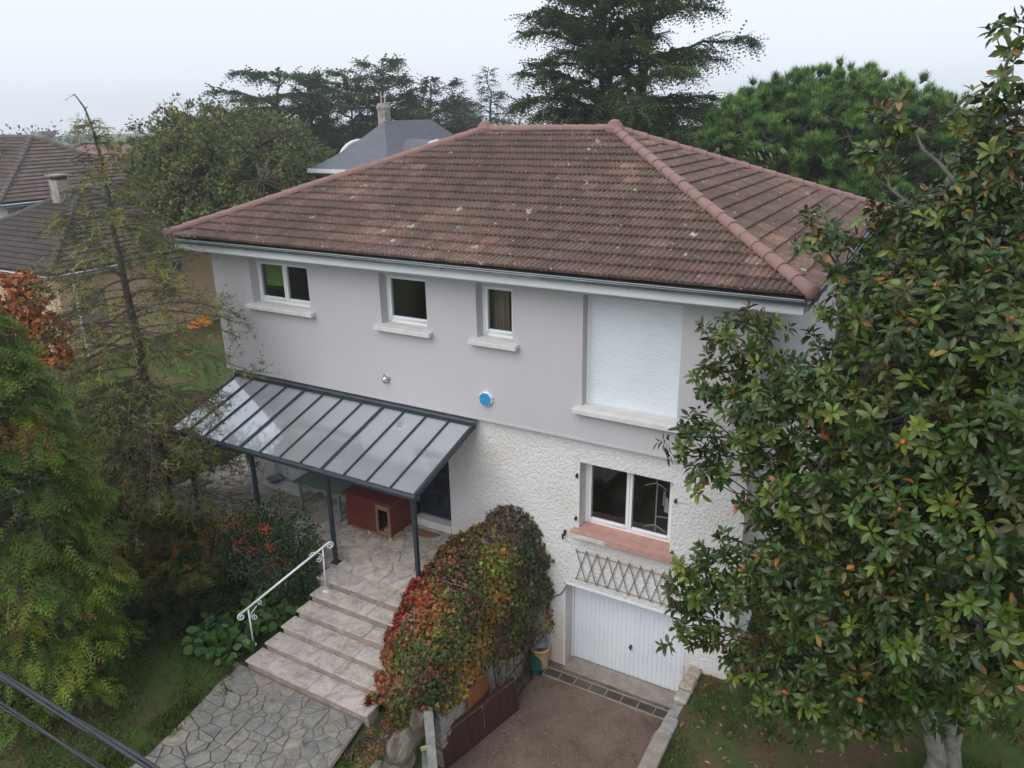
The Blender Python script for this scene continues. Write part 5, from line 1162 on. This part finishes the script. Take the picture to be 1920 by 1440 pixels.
# bergenia: big round leaves as single parts
r_ = np.random.default_rng(61)
be = thing('bergenia_bed', (-5.1, -3.7, 1.6), 'bed of large round glossy bergenia leaves left of the stone steps', 'plant')
nb = 285; q = r_.random((nb, 2)); bx = -4.42-1.25*q[:, 0]**1.2-.12*q[:, 1]; by = -2.95-1.75*q[:, 1]; bx = bx-.25*np.sin(q[:, 1]*3); 
bz = np.asarray(hgt(bx, by))+.14+.22*r_.random(nb)+.10*np.sin(bx*6)*np.cos(by*5)
out = np.stack([r_.normal(-.15, .8, nb), r_.normal(-.25, .8, nb), r_.normal(-.05, .3, nb)], -1)
nbz = np.array([.10, -.40, .75])+r_.normal(0, .5, (nb, 3)); rotb = frames(unit(out), nbz)
an = np.linspace(0, 2*np.pi, 10, endpoint=False)
bv = np.concatenate([[[0, .5, -.07], [0, .2, -.03], [0, .85, -.10]], np.stack([(.40+.06*np.cos(an*3))*np.sin(an), .52-.54*np.cos(an)+.05*np.sin(an*3), .06*np.abs(np.sin(an))+.03*np.cos(an*4)-.05*(1-np.cos(an))], -1)])
bf = np.array([[1, 3+k, 3+(k+1) % 10] if k in (8, 9, 0, 1) else ([0, 3+k, 3+(k+1) % 10] if k in (2, 7) else [2, 3+k, 3+(k+1) % 10]) for k in range(10)]+[[1, 5, 0], [0, 11, 1], [0, 6, 2], [2, 10, 0]])
cb_ = jitter_col(pick(r_, nb, [(.035,.082,.020),(.048,.105,.024),(.080,.14,.03),(.024,.058,.018)], [.4,.3,.14,.16]), nb, r_, .2); szb = r_.uniform(.13, .23, nb)
for i in range(nb):
    Vt, F, Cc = scatter(bv, bf[:, ::-1], np.stack([bx, by, bz], -1)[i:i+1], rotb[i:i+1], szb[i:i+1], cb_[i:i+1]); from_arrays('leaf', Vt, F, MT['lf_bergenia'], be, Cc, smooth=True)
Vt, F = tubes([(np.array([[bx[i]+r_.normal(0,.05), by[i]+r_.normal(0,.05), float(hgt(bx[i], by[i]))-.02], [bx[i], by[i], bz[i]]]), np.array([.007, .005])) for i in range(nb)], 4)
tag(from_arrays('leaf_stalks', Vt, F, MT['lf_bergenia'], be, np.tile((.06,.07,.03), (len(Vt), 1))), kind='stuff')

# ------------------------------------------------------------------ grass and fallen leaves
def grass(name, label, n, xr, yr, test, seed, h, pal, w, clump=3.0):
    r_ = np.random.default_rng(seed); x = r_.uniform(*xr, n); y = r_.uniform(*yr, n)
    m_ = test(x, y) & (np.sin(x*clump+1)*np.cos(y*clump*.8)+.6*np.sin(x*5.3+y*4.1)+r_.normal(0, .55, n) > -.25); x, y = x[m_], y[m_]; n = len(x)
    P = np.stack([x, y, np.asarray(hgt(x, y))-.005], -1); d_ = unit(np.stack([r_.normal(0, .55, n), r_.normal(0, .55, n), np.ones(n)], -1)); rot = frames(d_, rdir(r_, n))
    tv = np.array([[-.09, 0, 0], [.09, 0, 0], [.06, .6, .05], [0, 1, .22]]); tf = np.array([[0, 1, 2], [0, 2, 3]])
    Vt, F, Cc = scatter(tv, tf, P, rot, r_.uniform(*h, n), jitter_col(pick(r_, n, pal, w), n, r_, .25)); o = from_arrays(name, Vt, F, MT['lf_grass'], None, Cc); return tag(o, label, 'grass', kind='stuff')
GP = [(.060,.105,.024),(.090,.145,.030),(.040,.075,.018),(.17,.145,.055)]; GW = [.4,.28,.22,.10]
grass('grass', 'short lawn grass left of the garden path', 62000, (-9, -1.2), (-9, -2.4), lambda x, y: ((x < -4.55) | ((x > -1.52+.05*y*0) & (y < -4.6))) & ~((x > -4.9) & (y > -4.3)), 71, (.04, .12), GP, GW, 2.2)
grass('grass', 'short lawn grass under the magnolia tree', 62000, (2.98, 9), (-5, .0), lambda x, y: (x+.9*y*0 < 4.6+1.2*np.sin(y)) | (np.sin(x*2.7)*np.cos(y*3.1) > .25), 72, (.03, .09), GP, GW, 1.7)
grass('grass', 'green lawn strip beyond the far end of the terrace', 12000, (-16, -10.25), (-2, 6), lambda x, y: x < 99, 73, (.05, .14), [(.075,.12,.026),(.10,.15,.03),(.05,.085,.02)], [.4,.35,.25], 1.2)
grass('grass', 'tufts of grass creeping over the edge of the crazy paving', 9000, (-4.75, -4.15), (-8.5, -4.6), lambda x, y: x < -4.42+.16*np.sin(y*7)+.10*np.sin(y*17+1)+.22*np.clip((-y-4.6)/2, 0, 1), 74, (.05, .12), GP, GW, 6.0).location.z = .07
def litter(name, label, n, xr, yr, zf, pal, seed, size=(.03, .08)):
    r_ = np.random.default_rng(seed); x = r_.uniform(*xr, n); y = r_.uniform(*yr, n); P = np.stack([x, y, zf(x, y)+.012+.01*r_.random(n)], -1)
    rot = frames(unit(np.stack([r_.normal(0, 1, n), r_.normal(0, 1, n), r_.normal(0, .12, n)], -1)), np.array([0, 0, 1.])+r_.normal(0, .2, (n, 3)))
    Vt, F, Cc = scatter(*LEAF, P, rot, r_.uniform(*size, n), jitter_col(pick(r_, n, pal, [1]*len(pal)), n, r_, .3)); return tag(from_arrays(name, Vt, F, MT['lf_dead'], None, Cc), label, 'leaves', kind='stuff')
DP = [(.20,.10,.045),(.28,.17,.08),(.13,.06,.035),(.33,.22,.12)]
litter('fallen_leaves', 'dry brown leaves fallen on the lawn under the magnolia', 320, (3.0, 8), (-4, .3), lambda x, y: np.asarray(hgt(x, y)), DP, 81, (.05, .16))
litter('fallen_leaves', 'small dry leaves scattered over the driveway', 420, (-.5, 2.6), (-4.4, -.1), lambda x, y: 1.3*smooth((-y-4.6)/5.5), DP, 82, (.02, .055))
litter('fallen_leaves', 'reddish leaf litter on the soil at the foot of the creeper', 900, (-1.5, -.85), (-5.2, -3.4), lambda x, y: np.asarray(hgt(x, y)), [(.16,.07,.04),(.24,.12,.07),(.10,.045,.03)], 83, (.03, .09))
litter('fallen_leaves', 'a few small leaves on the terrace and steps', 60, (-6, -2), (-2.2, -.3), lambda x, y: np.full(len(x), ZT), DP, 84, (.02, .045))
# ------------------------------------------------------------------ neighbouring houses
def hip_house(name, label, x0, x1, y0, y1, zg, ze, zr, over, wallm, tilecol, seed, ridge_axis=None, tiles=True, capcol=None):
    t = thing(name, ((x0+x1)/2, (y0+y1)/2, zg), label, 'house')
    MB().box(x0, x1, y0, y1, zg-.3, ze-.05).build('wall', wallm, t)
    X0, X1, Y0, Y1 = x0-over, x1+over, y0-over, y1+over; w, d_ = X1-X0, Y1-Y0; run = min(w, d_)/2-(.001 if abs(w-d_) < .02 else 0)
    if w >= d_: a, b = (X0+run, (Y0+Y1)/2), (X1-run, (Y0+Y1)/2)
    else: a, b = ((X0+X1)/2, Y0+run), ((X0+X1)/2, Y1-run)
    V = [(X0,Y0,ze),(X1,Y0,ze),(X1,Y1,ze),(X0,Y1,ze),(a[0],a[1],zr),(b[0],b[1],zr)]
    fs = [(0,1,5,4),(1,2,5),(2,3,4,5),(3,0,4)] if w >= d_ else [(0,1,4),(1,2,5,4),(2,3,5),(3,0,4,5)]
    rf = MB().add([(p[0], p[1], p[2]-.05) for p in V], fs+[(3,2,1,0)]).build('roof', MT['bark_dark'], t)
    MB().box(X0+.05, X1-.05, Y0+.05, Y1-.05, ze-.22, ze-.06).build('fascia', MT['white_metal'], t)
    if tiles:
        rr = random.Random(seed); global tile_colour; keepf = tile_colour
        tile_colour = lambda x, y, q: np.array(tilecol)*(.75+.5*q.random())
        Ls = math.hypot(run, zr-ze); k = run/Ls; lst = []
        south = (0,1) ; 
        lst += lay((X0,Y0,ze), (1,0,0), (0,run,zr-ze), w, Ls, k, k, rr) if w >= d_ or True else []
        lst += lay((X1,Y0,ze), (0,1,0), (-run,0,zr-ze), d_, Ls, k, k, rr)
        tile_colour = keepf; join_tiles(lst, 'roof_tiles', rf, MT['tile_far'])
    cm = MT['cap'] if capcol is None else capcol
    cl = [(V[0], V[4]), (V[1], V[5] if w >= d_ else V[4]), (V[2], V[5]), (V[3], V[4] if w >= d_ else V[5]), (V[4], V[5])]
    for p, q in cl:
        p, q = Vector(p), Vector(q); L = (q-p).length
        if L < .3: continue
        n_ = max(1, int(L/.4)); m_ = MB()
        for i in range(n_):
            s0, s1 = p+(q-p)*(i/n_), p+(q-p)*((i+1.08)/n_ if i < n_-1 else 1)
            m_.tube([s0+Vector((0,0,.03)), s1+Vector((0,0,.03))], [.15, .12], 8)
        m_.build('hip_tiles', cm, rf)
    for (p, q) in (((X0,Y0),(X1,Y0)), ((X1,Y0),(X1,Y1))):
        dx, dy = (0, -.06) if p[1] == q[1] else (.06, 0)
        MB().tube([(p[0]+dx, p[1]+dy, ze-.09), (q[0]+dx, q[1]+dy, ze-.09)], .06, 8).build('gutter', MT['zinc'], t, smooth=True)
    return t
MT['cap_dark'] = mat('cap_dark', (.095,.075,.072), (.065,.052,.050), scale=3, rough=.7)
MT['cap_brown'] = mat('cap_brown', (.13,.095,.088), (.09,.066,.062), scale=3, rough=.7)
nh = hip_house('house', 'single storey tan house with dark grey-brown pyramid roof beyond the half-dead conifer', -32.6, -23.9, 4.4, 13.1, 1.4, 5.60, 8.15, .45, MT['tan_plaster'], (.062,.050,.048), 91, capcol=MT['cap_dark'])
q = MB().box(-28.75, -28.15, 7.7, 8.3, 7.5, 8.62).build('chimney', MT['chimney_stone'], nh)
MB().box(-28.68, -28.22, 7.77, 8.23, 8.62, 8.78).build('chimney_vent', MT['dark_metal'], q); MB().box(-28.83, -28.07, 7.62, 8.38, 8.79, 8.85).build('chimney_cap', MT['chimney_stone'], q)
MB().box(-23.88, -23.85, 5.0, 6.2, 3.0, 4.6).build('window', MT['interior'], nh)
MB().tube([(-23.82,5.0,5.5),(-23.82,5.0,1.6)], .05, 8).build('downpipe', MT['white_metal'], nh)
ac = thing('air_conditioner', (-23.6, 9.5, 4.8), 'grey air conditioner unit under the eave of the tan house', 'air conditioner')
MB().box(-23.88, -23.5, 9.1, 10.0, 4.7, 5.30).build('casing', MT['ceramic_grey'], ac, bevel=.03); MB().lathe((0,0,0), [(.22,0),(.22,.02),(.05,.03),(0,.03)], 16).build('fan_grille', MT['dark_metal'], ac, mtx=Matrix.Translation((-23.49,9.5,5.0)) @ Matrix.Rotation(math.pi/2, 4, 'Y'))
tag(MB().add([(-23.5,9.5,1.7),(-23.3,10.9,1.8),(-23.7,10.8,2.55),(-23.75,9.7,2.3),(-22.8,10.2,1.6)], [(0,4,1),(0,1,2,3),(0,3,4),(4,3,2),(4,2,1)]).build('tarpaulin', MT['orange_tarp']), 'bright orange tarpaulin propped at the wall of the tan house', 'tarpaulin')

bh = hip_house('house', 'taller pale house with brown tiled hip roof behind the tan house', -48, -32.85, 7.85, 16.35, 1.4, 7.50, 10.19, .55, MT['pale_plaster'], (.115,.082,.076), 92, capcol=MT['cap_brown'])
q = MB().box(-38.6, -37.5, 9.6, 10.6, 8.6, 10.15).build('chimney', MT['chimney_stone'], bh); MB().box(-38.7, -37.4, 9.5, 10.7, 10.15, 10.28).build('chimney_cap', MT['chimney_stone'], q)
q = MB().box(-38.0, -37.0, 12.6, 13.3, 9.6, 10.50).build('chimney', MT['chimney_stone'], bh)
MB().box(-32.84, -32.81, 13.2, 14.2, 4.6, 6.4).build('window', MT['interior'], bh)
MB().tube([(-32.4,8.2,7.3),(-32.75,8.5,6.9),(-32.75,8.5,2.0)], .06, 8).build('downpipe', MT['zinc'], bh)
# slate house with bell-cast roof
sh_ = thing('house', (-18.4, 20, 1.5), 'rose house with blue-grey slate roof and white arched dormers behind the main roof', 'house')
MB().box(-20.2, -16.5, 15.6, 24.2, 1.2, 8.62).build('wall', MT['rose_plaster'], sh_)
def bell(n=7):
    vs_, fs = [], []
    for i in range(n):
        t = i/(n-1); h = 8.78+2.0*(t**1.35*.85+.15*t); ax_ = 2.35*(1-t); ay0, ay1 = 15.15+2.9*t, 24.7-2.9*t
        vs_ += [(-18.35-ax_, ay0, h), (-18.35+ax_, ay0, h), (-18.35+ax_, ay1, h), (-18.35-ax_, ay1, h)]
    for i in range(n-1):
        for k in range(4): fs.append((4*i+k, 4*i+(k+1) % 4, 4*i+4+(k+1) % 4, 4*i+4+k))
    fs.append((3,2,1,0)); return vs_, fs
rf = MB().add(*bell()).build('roof', MT['slate'], sh_)
MB().box(-20.72, -15.98, 15.12, 24.75, 8.58, 8.77).build('fascia', MT['white_metal'], sh_)
q = MB().lathe((-18.55, 18.3, 10.2), [(.30,0),(.30,1.1),(.34,1.12),(.34,1.2),(.25,1.36),(.0,1.38)], 8).build('chimney', MT['chimney_stone'], sh_)
for dx in (-.12, .1): MB().tube([(-18.55+dx,18.3,11.5),(-18.55+dx,18.3,12.0),(-18.45+dx,18.2,12.05)], .03, 6).build('antenna', MT['steel'], q)
for side, xx in ((1, -16.0), (-1, -20.7)):
    d_ = MB(); pts = [(19.0+1.7*math.cos(a), 8.7+1.15*math.sin(a)) for a in np.linspace(0, math.pi, 14)]
    ap = [(xx, y, z) for y, z in pts]; bp2 = [(-18.35+side*.3, y, z+.15) for y, z in pts]
    d_.add(ap+bp2, [(i, i+1, 14+i+1, 14+i) for i in range(13)]+[tuple(range(14))]); do = d_.build('dormer', MT['slate'], rf)
    MB().tube([(xx+side*.05, y, z) for y, z in pts], .10, 6).build('dormer_trim', MT['white_metal'], rf, smooth=True)
    MB().box(min(xx, xx+side*.03), max(xx, xx+side*.03), 17.9, 20.1, 8.8, 9.45).build('dormer_window', MT['interior'], rf)
for x, y, z in ((-18.9,16.9,9.6), (-18.2,16.2,9.15), (-17.2,16.6,9.2)): MB().box(x-.06, x+.06, y-.05, y+.05, z, z+.14).build('roof_vent', MT['white_metal'], rf)
fh = hip_house('house', 'distant low house with dull red roof among hazy trees', -92, -68, 40, 52, 1.5, 5.2, 8.2, .5, MT['pale_plaster'], (.19,.095,.085), 93, tiles=False, capcol=MT['cap_brown'])
for o in fh.children:
    if o.name.startswith('roof'): o.data.materials.clear(); o.data.materials.append(mat('red_roof_far', (.20,.10,.09), (.15,.075,.07), scale=1.2, rough=.8))
# white slatted screen far behind the cedar
fs_ = thing('slatted_fence', (-6.0, 34, 6.8), 'white slatted balustrade glimpsed between the cedar and the round pine', 'fence')
for k in range(6): MB().box(-8.2, -3.2, 34, 34.04, 6.7+k*.28, 6.7+k*.28+.10).build('slat', MT['white_metal'], fs_)
for x in (-8.2, -6.5, -4.9, -3.3): MB().box(x, x+.09, 34.05, 34.12, 1.5, 8.4).build('post', MT['white_metal'], fs_)

# ------------------------------------------------------------------ trees behind
def crown_tree(name, label, base, blobs, n, size, pal, w, mt, seed, trunk_r, tmpl=QLEAF, group=None, barkm='bark', clump=26, up=.15, dens=None):
    """broad crown from many small leaf clumps on uneven lobes"""
    r_ = np.random.default_rng(seed); B = np.array(blobs, float); t = thing(name, base, label, 'tree', group)
    m_ = max(40, n//clump); k = r_.choice(len(B), m_, p=(B[:, 3]**2)/(B[:, 3]**2).sum()); dd = rdir(r_, m_); dd[:, 2] = np.where(dd[:, 2] < -.35, dd[:, 2]*.4, dd[:, 2]); dd = unit(dd)
    CP = B[k, :3]+dd*(B[k, 3]*(.72+.34*r_.random(m_)))[:, None]*np.array([1, 1, .85])
    ci = r_.integers(0, m_, n); cs_ = r_.uniform(.28, .62, m_)*B[:, 3].mean()*.34
    off = rdir(r_, n)*(r_.random(n)**.45*cs_[ci])[:, None]; P = CP[ci]+off
    rot = frames(unit(off+dd[ci]*.25+np.array([0, 0, up])+r_.normal(0, .15, (n, 3))), dd[ci]+np.array([0, 0, .7])+r_.normal(0, .4, (n, 3)))
    cc = pick(r_, m_, pal, w)[ci]; col = jitter_col(cc, n, r_, .18)
    Vt, F, Cc = scatter(tmpl[0], tmpl[1], P, rot, r_.uniform(*size, n), col, tmpl[2] if len(tmpl) > 2 else None); from_arrays('crown', Vt, F, mt, t, Cc)
    tp = V3(B[:, 0].mean(), B[:, 1].mean(), B[:, 2].mean()); paths = [(limb(base, tp, 0, r_, 8, .15), np.linspace(trunk_r, trunk_r*.4, 8))]
    for b in B: paths.append((limb(paths[0][0][3+int(r_.integers(0, 4))], b[:3], -.2, r_, 6, .25), np.linspace(trunk_r*.4, trunk_r*.1, 6)))
    for j in range(0, m_, 3): paths.append((limb(B[k[j], :3], CP[j], 0, r_, 4, .2), np.linspace(trunk_r*.12, .01, 4)))
    Vt, F = tubes(paths, 6); from_arrays('trunk', Vt, F, MT[barkm], t, smooth=True); return t
def lobes(c, rx, rz, n, seed, r0, r1, flat=.0):
    r_ = np.random.default_rng(seed); d_ = rdir(r_, n); d_[:, 2] = np.abs(d_[:, 2])*1.0-flat; q = r_.random(n)**.4
    return [(c[0]+d_[i, 0]*rx*q[i], c[1]+d_[i, 1]*rx*q[i], c[2]+d_[i, 2]*rz*q[i], r_.uniform(r0, r1)) for i in range(n)]
OAK = [(.10,.125,.042),(.135,.155,.048),(.18,.185,.055),(.075,.10,.038),(.21,.18,.055)]
crown_tree('broadleaf_tree', 'big rounded olive-green tree left of the slate house', (-24.2, 14.0, 1.6), lobes((-24.3,13.9,7.2), 5.0, 4.6, 48, 3, 1.2, 2.1, .25), 66000, (.10,.20), OAK, [.3,.3,.14,.2,.06], MT['lf_broad'], 101, .35, up=.0)
crown_tree('broadleaf_tree', 'looser grey-green treetop rising behind the rounded olive tree', (-30.5, 16.0, 1.6), lobes((-30.4,16.0,8.6), 1.9, 3.6, 16, 5, .8, 1.2, .35), 12000, (.14,.28), [(.075,.10,.045),(.095,.12,.05),(.06,.085,.04)], [.4,.3,.3], MT['lf_broad'], 102, .25)
crown_tree('broadleaf_tree', 'low dark leafy tree behind the corner of the pale house', (-30.5, 12.5+6, 1.6), lobes((-29.0,19.0,4.2), 3.0, 2.0, 12, 6, 1.0, 1.6, .35), 8000, (.16,.3), OAK, [.4,.2,.1,.3,0], MT['lf_broad'], 103, .25)
for i, (lb, c, s_, pal) in enumerate((('yellow-green hazy tree beyond the brown roof of the pale house', (-62, 36, 1.5), 3.4, [(.12,.13,.035),(.16,.16,.04),(.08,.10,.03)]), ('dull red hazy tree near the distant red roof', (-66, 42, 1.5), 2.2, [(.22,.06,.04),(.16,.07,.04),(.10,.08,.04)]), ('pale orange hazy treetop behind the leftmost chimney', (-74, 32, 1.5), 2.8, [(.17,.11,.06),(.13,.10,.05),(.10,.09,.05)]), ('grey-green hazy tree between the red roof and the rounded tree', (-54, 44, 1.5), 3.0, [(.07,.085,.04),(.09,.10,.045),(.05,.065,.03)]))):
    crown_tree('background_tree', lb, c, lobes((c[0], c[1], c[2]+s_*1.45), s_*.8, s_*.8, 10, 110+i, s_*.3, s_*.5, .3), 5000, (.25,.5), pal, [.4,.3,.3], MT['lf_broad'], 120+i, .25)
crown_tree('bare_tree', 'hazy grey-brown nearly bare treetop right of the round pine', (5.5, 42.8, 1.5), lobes((5.4,42.8,9.0), 2.6, 2.8, 14, 9, .9, 1.4, .3), 3200, (.14,.30), [(.10,.085,.075),(.13,.11,.09),(.08,.075,.06)], [.4,.3,.3], MT['lf_dead'], 130, .25, tmpl=NEEDLE_F)
crown_tree('understorey_tree', 'dark green garden tree behind the far corner of the tiled roof', (6.2, 17.5, 1.5), lobes((6.6,17.5,5.2), 3.4, 2.6, 14, 12, 1.2, 1.9, .35), 13000, (.14,.30), [(.026,.045,.020),(.038,.060,.024),(.05,.075,.026)], [.4,.35,.25], MT['lf_broad'], 131, .28)
crown_tree('understorey_tree', 'dark evergreen mass behind the magnolia at the right edge', (12.5, 14, 1.5), lobes((11.5,13.5,5.0), 3.6, 3.4, 14, 13, 1.3, 2.0, .35), 12000, (.16,.32), [(.024,.040,.020),(.034,.055,.024)], [.5,.5], MT['lf_broad'], 132, .28)

# umbrella pine
pr = np.random.default_rng(7)
PB = []
for i in range(95):
    a = i*2.39996; q = math.sqrt((i+.5)/95); PB.append((1.05+4.7*q*math.cos(a), 20.8+4.5*q*math.sin(a), 10.35+1.5*math.sqrt(max(0, 1-q*q))-1.0*q*q+pr.normal(0, .05), pr.uniform(.75, .95)))
for i in range(70):
    a = pr.uniform(0, 6.28); q = pr.uniform(.72, 1.0); PB.append((1.05+4.9*q*math.cos(a), 20.8+4.6*q*math.sin(a), pr.uniform(6.2, 9.6), pr.uniform(.7, .95)))
crown_tree('umbrella_pine', 'broad round-topped umbrella pine with bright green needle tufts behind the roof', (1.1, 20.8, 1.5), PB, 21500, (.24,.39), [(.115,.215,.052),(.15,.265,.062),(.085,.165,.046),(.19,.30,.08)], [.38,.30,.22,.10], MT['lf_cedar'], 140, .40, tmpl=TUFT_S, clump=10, up=.9, barkm='bark_dark')

# cedars
def cedar(name, label, base, H, nb, lenf, elev, size, pal, w, seed, trunk_r=.45, t0=.12, dens=7.0, stems=1, spread=0., group=None, droop=.35, tm=None):
    tm = tm or NEEDLE_F
    r_ = np.random.default_rng(seed); base = np.array(base, float); t = thing(name, base, label, 'tree', group); paths = []; SP, SD, CI = [], [], []
    st = []
    for s_ in range(stems):
        a = 2*math.pi*s_/max(stems, 1)+.5; top = base+np.array([math.cos(a)*spread, math.sin(a)*spread, H*(1 if s_ == 0 else r_.uniform(.75, .95))]); P = limb(base+np.array([0, 0, -.2]), top, 0, r_, 12, .12); st.append(P); paths.append((P, np.linspace(trunk_r*(1 if s_ == 0 else .6), .03, 12)))
    for k in range(nb):
        tt = t0+(1-t0)*(k/nb)**.9; P0 = st[k % stems]; f_ = tt*11; i0 = min(int(f_), 10); o = P0[i0]+(P0[i0+1]-P0[i0])*(f_-i0); a = k*2.4+r_.normal(0, .35)
        L = lenf(tt)*r_.uniform(.7, 1.15); el = math.radians(elev(tt)+r_.normal(0, 6)); dv = np.array([math.cos(a)*math.cos(el), math.sin(a)*math.cos(el), math.sin(el)]); sd = np.array([-math.sin(a), math.cos(a), 0])
        P = limb(o, o+dv*L, .05*L, r_, 8, .12); P[:, 2] -= droop*.35*L*np.linspace(0, 1, 8)**2.5; paths.append((P, np.linspace(.03+.016*L, .012, 8)))
        for j in range(int(L*dens)):
            t2 = .18+.82*r_.random()**.8; g = t2*7; i1 = min(int(g), 6); q = P[i1]+(P[i1+1]-P[i1])*(g-i1); sg = r_.choice([-1, 1]); l2 = L*.34*(1.12-t2)*r_.uniform(.5, 1.2)+.25
            d2 = unit(dv*.65+sd*sg*r_.uniform(.3, 1.0)+np.array([0, 0, r_.uniform(-.12, .12)]))
            for w2 in range(3):
                s2 = r_.uniform(.25, 1.0); SP.append(q+d2*l2*s2+np.array([0, 0, r_.normal(0, .05)-droop*.3*s2*l2])); SD.append(unit(d2+r_.normal(0, .35, 3)+np.array([0, 0, -droop*.8*s2]))); CI.append(k)
            if j % 3 == 0: paths.append((np.stack([q, q+d2*l2*.5, q+d2*l2+np.array([0, 0, -droop*.3*l2])]), np.array([.014, .01, .006])))
    SP, SD, CI = np.array(SP), np.array(SD), np.array(CI); n = len(SP); rot = frames(SD, np.array([0, 0, 1.])+r_.normal(0, .25, (n, 3)))
    col = jitter_col(pick(r_, nb, pal, w)[CI], n, r_, .2)
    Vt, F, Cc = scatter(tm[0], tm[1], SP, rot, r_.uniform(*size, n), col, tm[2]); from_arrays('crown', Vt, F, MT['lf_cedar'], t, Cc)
    Vt, F = tubes(paths, 5); from_arrays('trunk', Vt, F, MT['bark_dark'], t, smooth=True); return t
CG = [(.058,.100,.034),(.078,.128,.040),(.044,.080,.032),(.110,.155,.048)]; CW = [.36,.30,.22,.12]
cedar('cedar_tree', 'great drooping cedar towering behind the ridge of the tiled roof', (-8.7, 23.2, 1.5), 18.0, 150, lambda t: np.interp(t, [0, .3, .5, .7, .85, 1], [3.5, 4.6, 5.3, 4.4, 3.2, 1.4]), lambda t: np.interp(t, [0, .45, .7, 1], [0, 8, 24, 45]), (.50,.85), CG, CW, 150, .55, .34, 10.5, 3, 1.7, droop=.6, tm=NEEDLE_M)
cedar('cedar_tree', 'grey-green cedar with leaning top left of the slate house chimney', (-38.0, 40.3, 1.5), 13.6, 70, lambda t: np.interp(t, [0, .5, .8, 1], [5.2, 5.0, 3.2, 1.0]), lambda t: np.interp(t, [0, .6, 1], [2, 10, 35]), (.6,1.1), CG, CW, 151, .4, .3, 8.0, 2, 1.6)
cedar('cedar_tree', 'brownish flat-topped cedar right of the slate house chimney', (-37.2, 45.5, 1.5), 11.8, 56, lambda t: np.interp(t, [0, .7, 1], [5.0, 4.8, 2.2]), lambda t: np.interp(t, [0, 1], [4, 12]), (.6,1.1), [(.085,.085,.055),(.10,.095,.06),(.07,.075,.048)], [.4,.3,.3], 152, .4, .4, 8.0, 2, 1.8)
cedar('cedar_tree', 'wide flat-layered dark cedar behind the rounded olive tree', (-42.8, 32.4, 1.5), 12.4, 80, lambda t: np.interp(t, [0, .7, 1], [5.6, 5.6, 3.0]), lambda t: np.interp(t, [0, 1], [4, 14]), (.6,1.1), CG, CW, 153, .45, .4, 8.5, 3, 2.6)
cedar('cedar_tree', 'dense rounded dark conifer at the right shoulder of the flat cedar', (-39.6, 35.6, 1.5), 11.9, 90, lambda t: np.interp(t, [0, .5, 1], [3.2, 3.0, .9]), lambda t: np.interp(t, [0, 1], [10, 50]), (.5,.9), CG, CW, 154, .4, .2, 7.5, 1, 0.)
BL = [(.07,.105,.095),(.09,.125,.115),(.06,.09,.08)]
cedar('blue_conifer', 'slim hazy blue conifer with an open spiky top', (-43.6, 69.0, 1.5), 14.3, 60, lambda t: np.interp(t, [0, .5, 1], [3.6, 2.6, .4]), lambda t: np.interp(t, [0, 1], [-12, 20]), (.7,1.2), BL, [.4,.3,.3], 155, .35, .12, 4.5)
cedar('blue_conifer', 'hazy blue conifer just left of the slim spiky one', (-46.6, 66.8, 1.5), 11.6, 60, lambda t: np.interp(t, [0, .5, 1], [4.4, 3.4, .6]), lambda t: np.interp(t, [0, 1], [-6, 15]), (.7,1.2), BL, [.4,.3,.3], 156, .35, .15, 7.0)
cedar('blue_conifer', 'lower bluish spruce between the chimney cedar and the spiky conifers', (-44.5, 58, 1.5), 10.6, 70, lambda t: np.interp(t, [0, .6, 1], [3.6, 2.6, .5]), lambda t: np.interp(t, [0, 1], [0, 30]), (.6,1.0), BL, [.4,.3,.3], 157, .35, .1, 7.0)
cedar('blue_conifer', 'bluish spruce half hidden by the ridge, below the slim conifer', (-38.5, 56, 1.5), 9.8, 70, lambda t: np.interp(t, [0, .6, 1], [3.6, 2.6, .5]), lambda t: np.interp(t, [0, 1], [0, 30]), (.6,1.0), [(.06,.09,.06),(.08,.115,.075)], [.5,.5], 158, .35, .1, 7.0)

# far wood closing the horizon
r_ = np.random.default_rng(200)
nt_ = 240; ang = r_.uniform(-1.30, .30, nt_); ds = r_.uniform(150, 330, nt_); tx = CAM.x+np.sin(ang)*ds; tyy = CAM.y+np.cos(ang)*ds; hh = r_.uniform(5.5, 9.2, nt_); wd_ = r_.uniform(3.5, 6.5, nt_)
per = 140; ti = np.repeat(np.arange(nt_), per); n = len(ti); dd = rdir(r_, n)*(r_.random(n)**.4)[:, None]
P = np.stack([tx[ti]+dd[:, 0]*wd_[ti], tyy[ti]+dd[:, 1]*wd_[ti], 1.0+hh[ti]*.55+dd[:, 2]*hh[ti]*.48], -1)
col = jitter_col(pick(r_, nt_, [(.045,.065,.03),(.065,.08,.03),(.11,.085,.035),(.035,.05,.028)], [.4,.3,.12,.18])[ti], n, r_, .15)
Vt, F, Cc = scatter(*QLEAF, P, frames(unit(dd+r_.normal(0, .6, (n, 3))), np.array([0, 0, 1.])+r_.normal(0, .5, (n, 3))), r_.uniform(.5, 1.1, n), col)
tag(from_arrays('far_wood', Vt, F, MT['lf_broad'], None, Cc), 'hazy belt of distant woodland along the horizon', 'woodland', kind='stuff')

# ------------------------------------------------------------------ haze
m = bpy.data.materials.new('haze_air'); m.use_nodes = True; nt = m.node_tree; nt.nodes.clear()
o_ = N(nt, 'ShaderNodeOutputMaterial'); pv = N(nt, 'ShaderNodeVolumePrincipled'); pv.inputs['Color'].default_value = (.93,.96,1,1); pv.inputs['Density'].default_value = .0012; pv.inputs['Anisotropy'].default_value = 0.55
nt.links.new(pv.outputs[0], o_.inputs['Volume'])
hz_ = tag(MB().box(-410, 410, -410, 410, -1.2, 21.0).build('haze', m), 'pale autumn haze in the air', 'haze', kind='stuff')
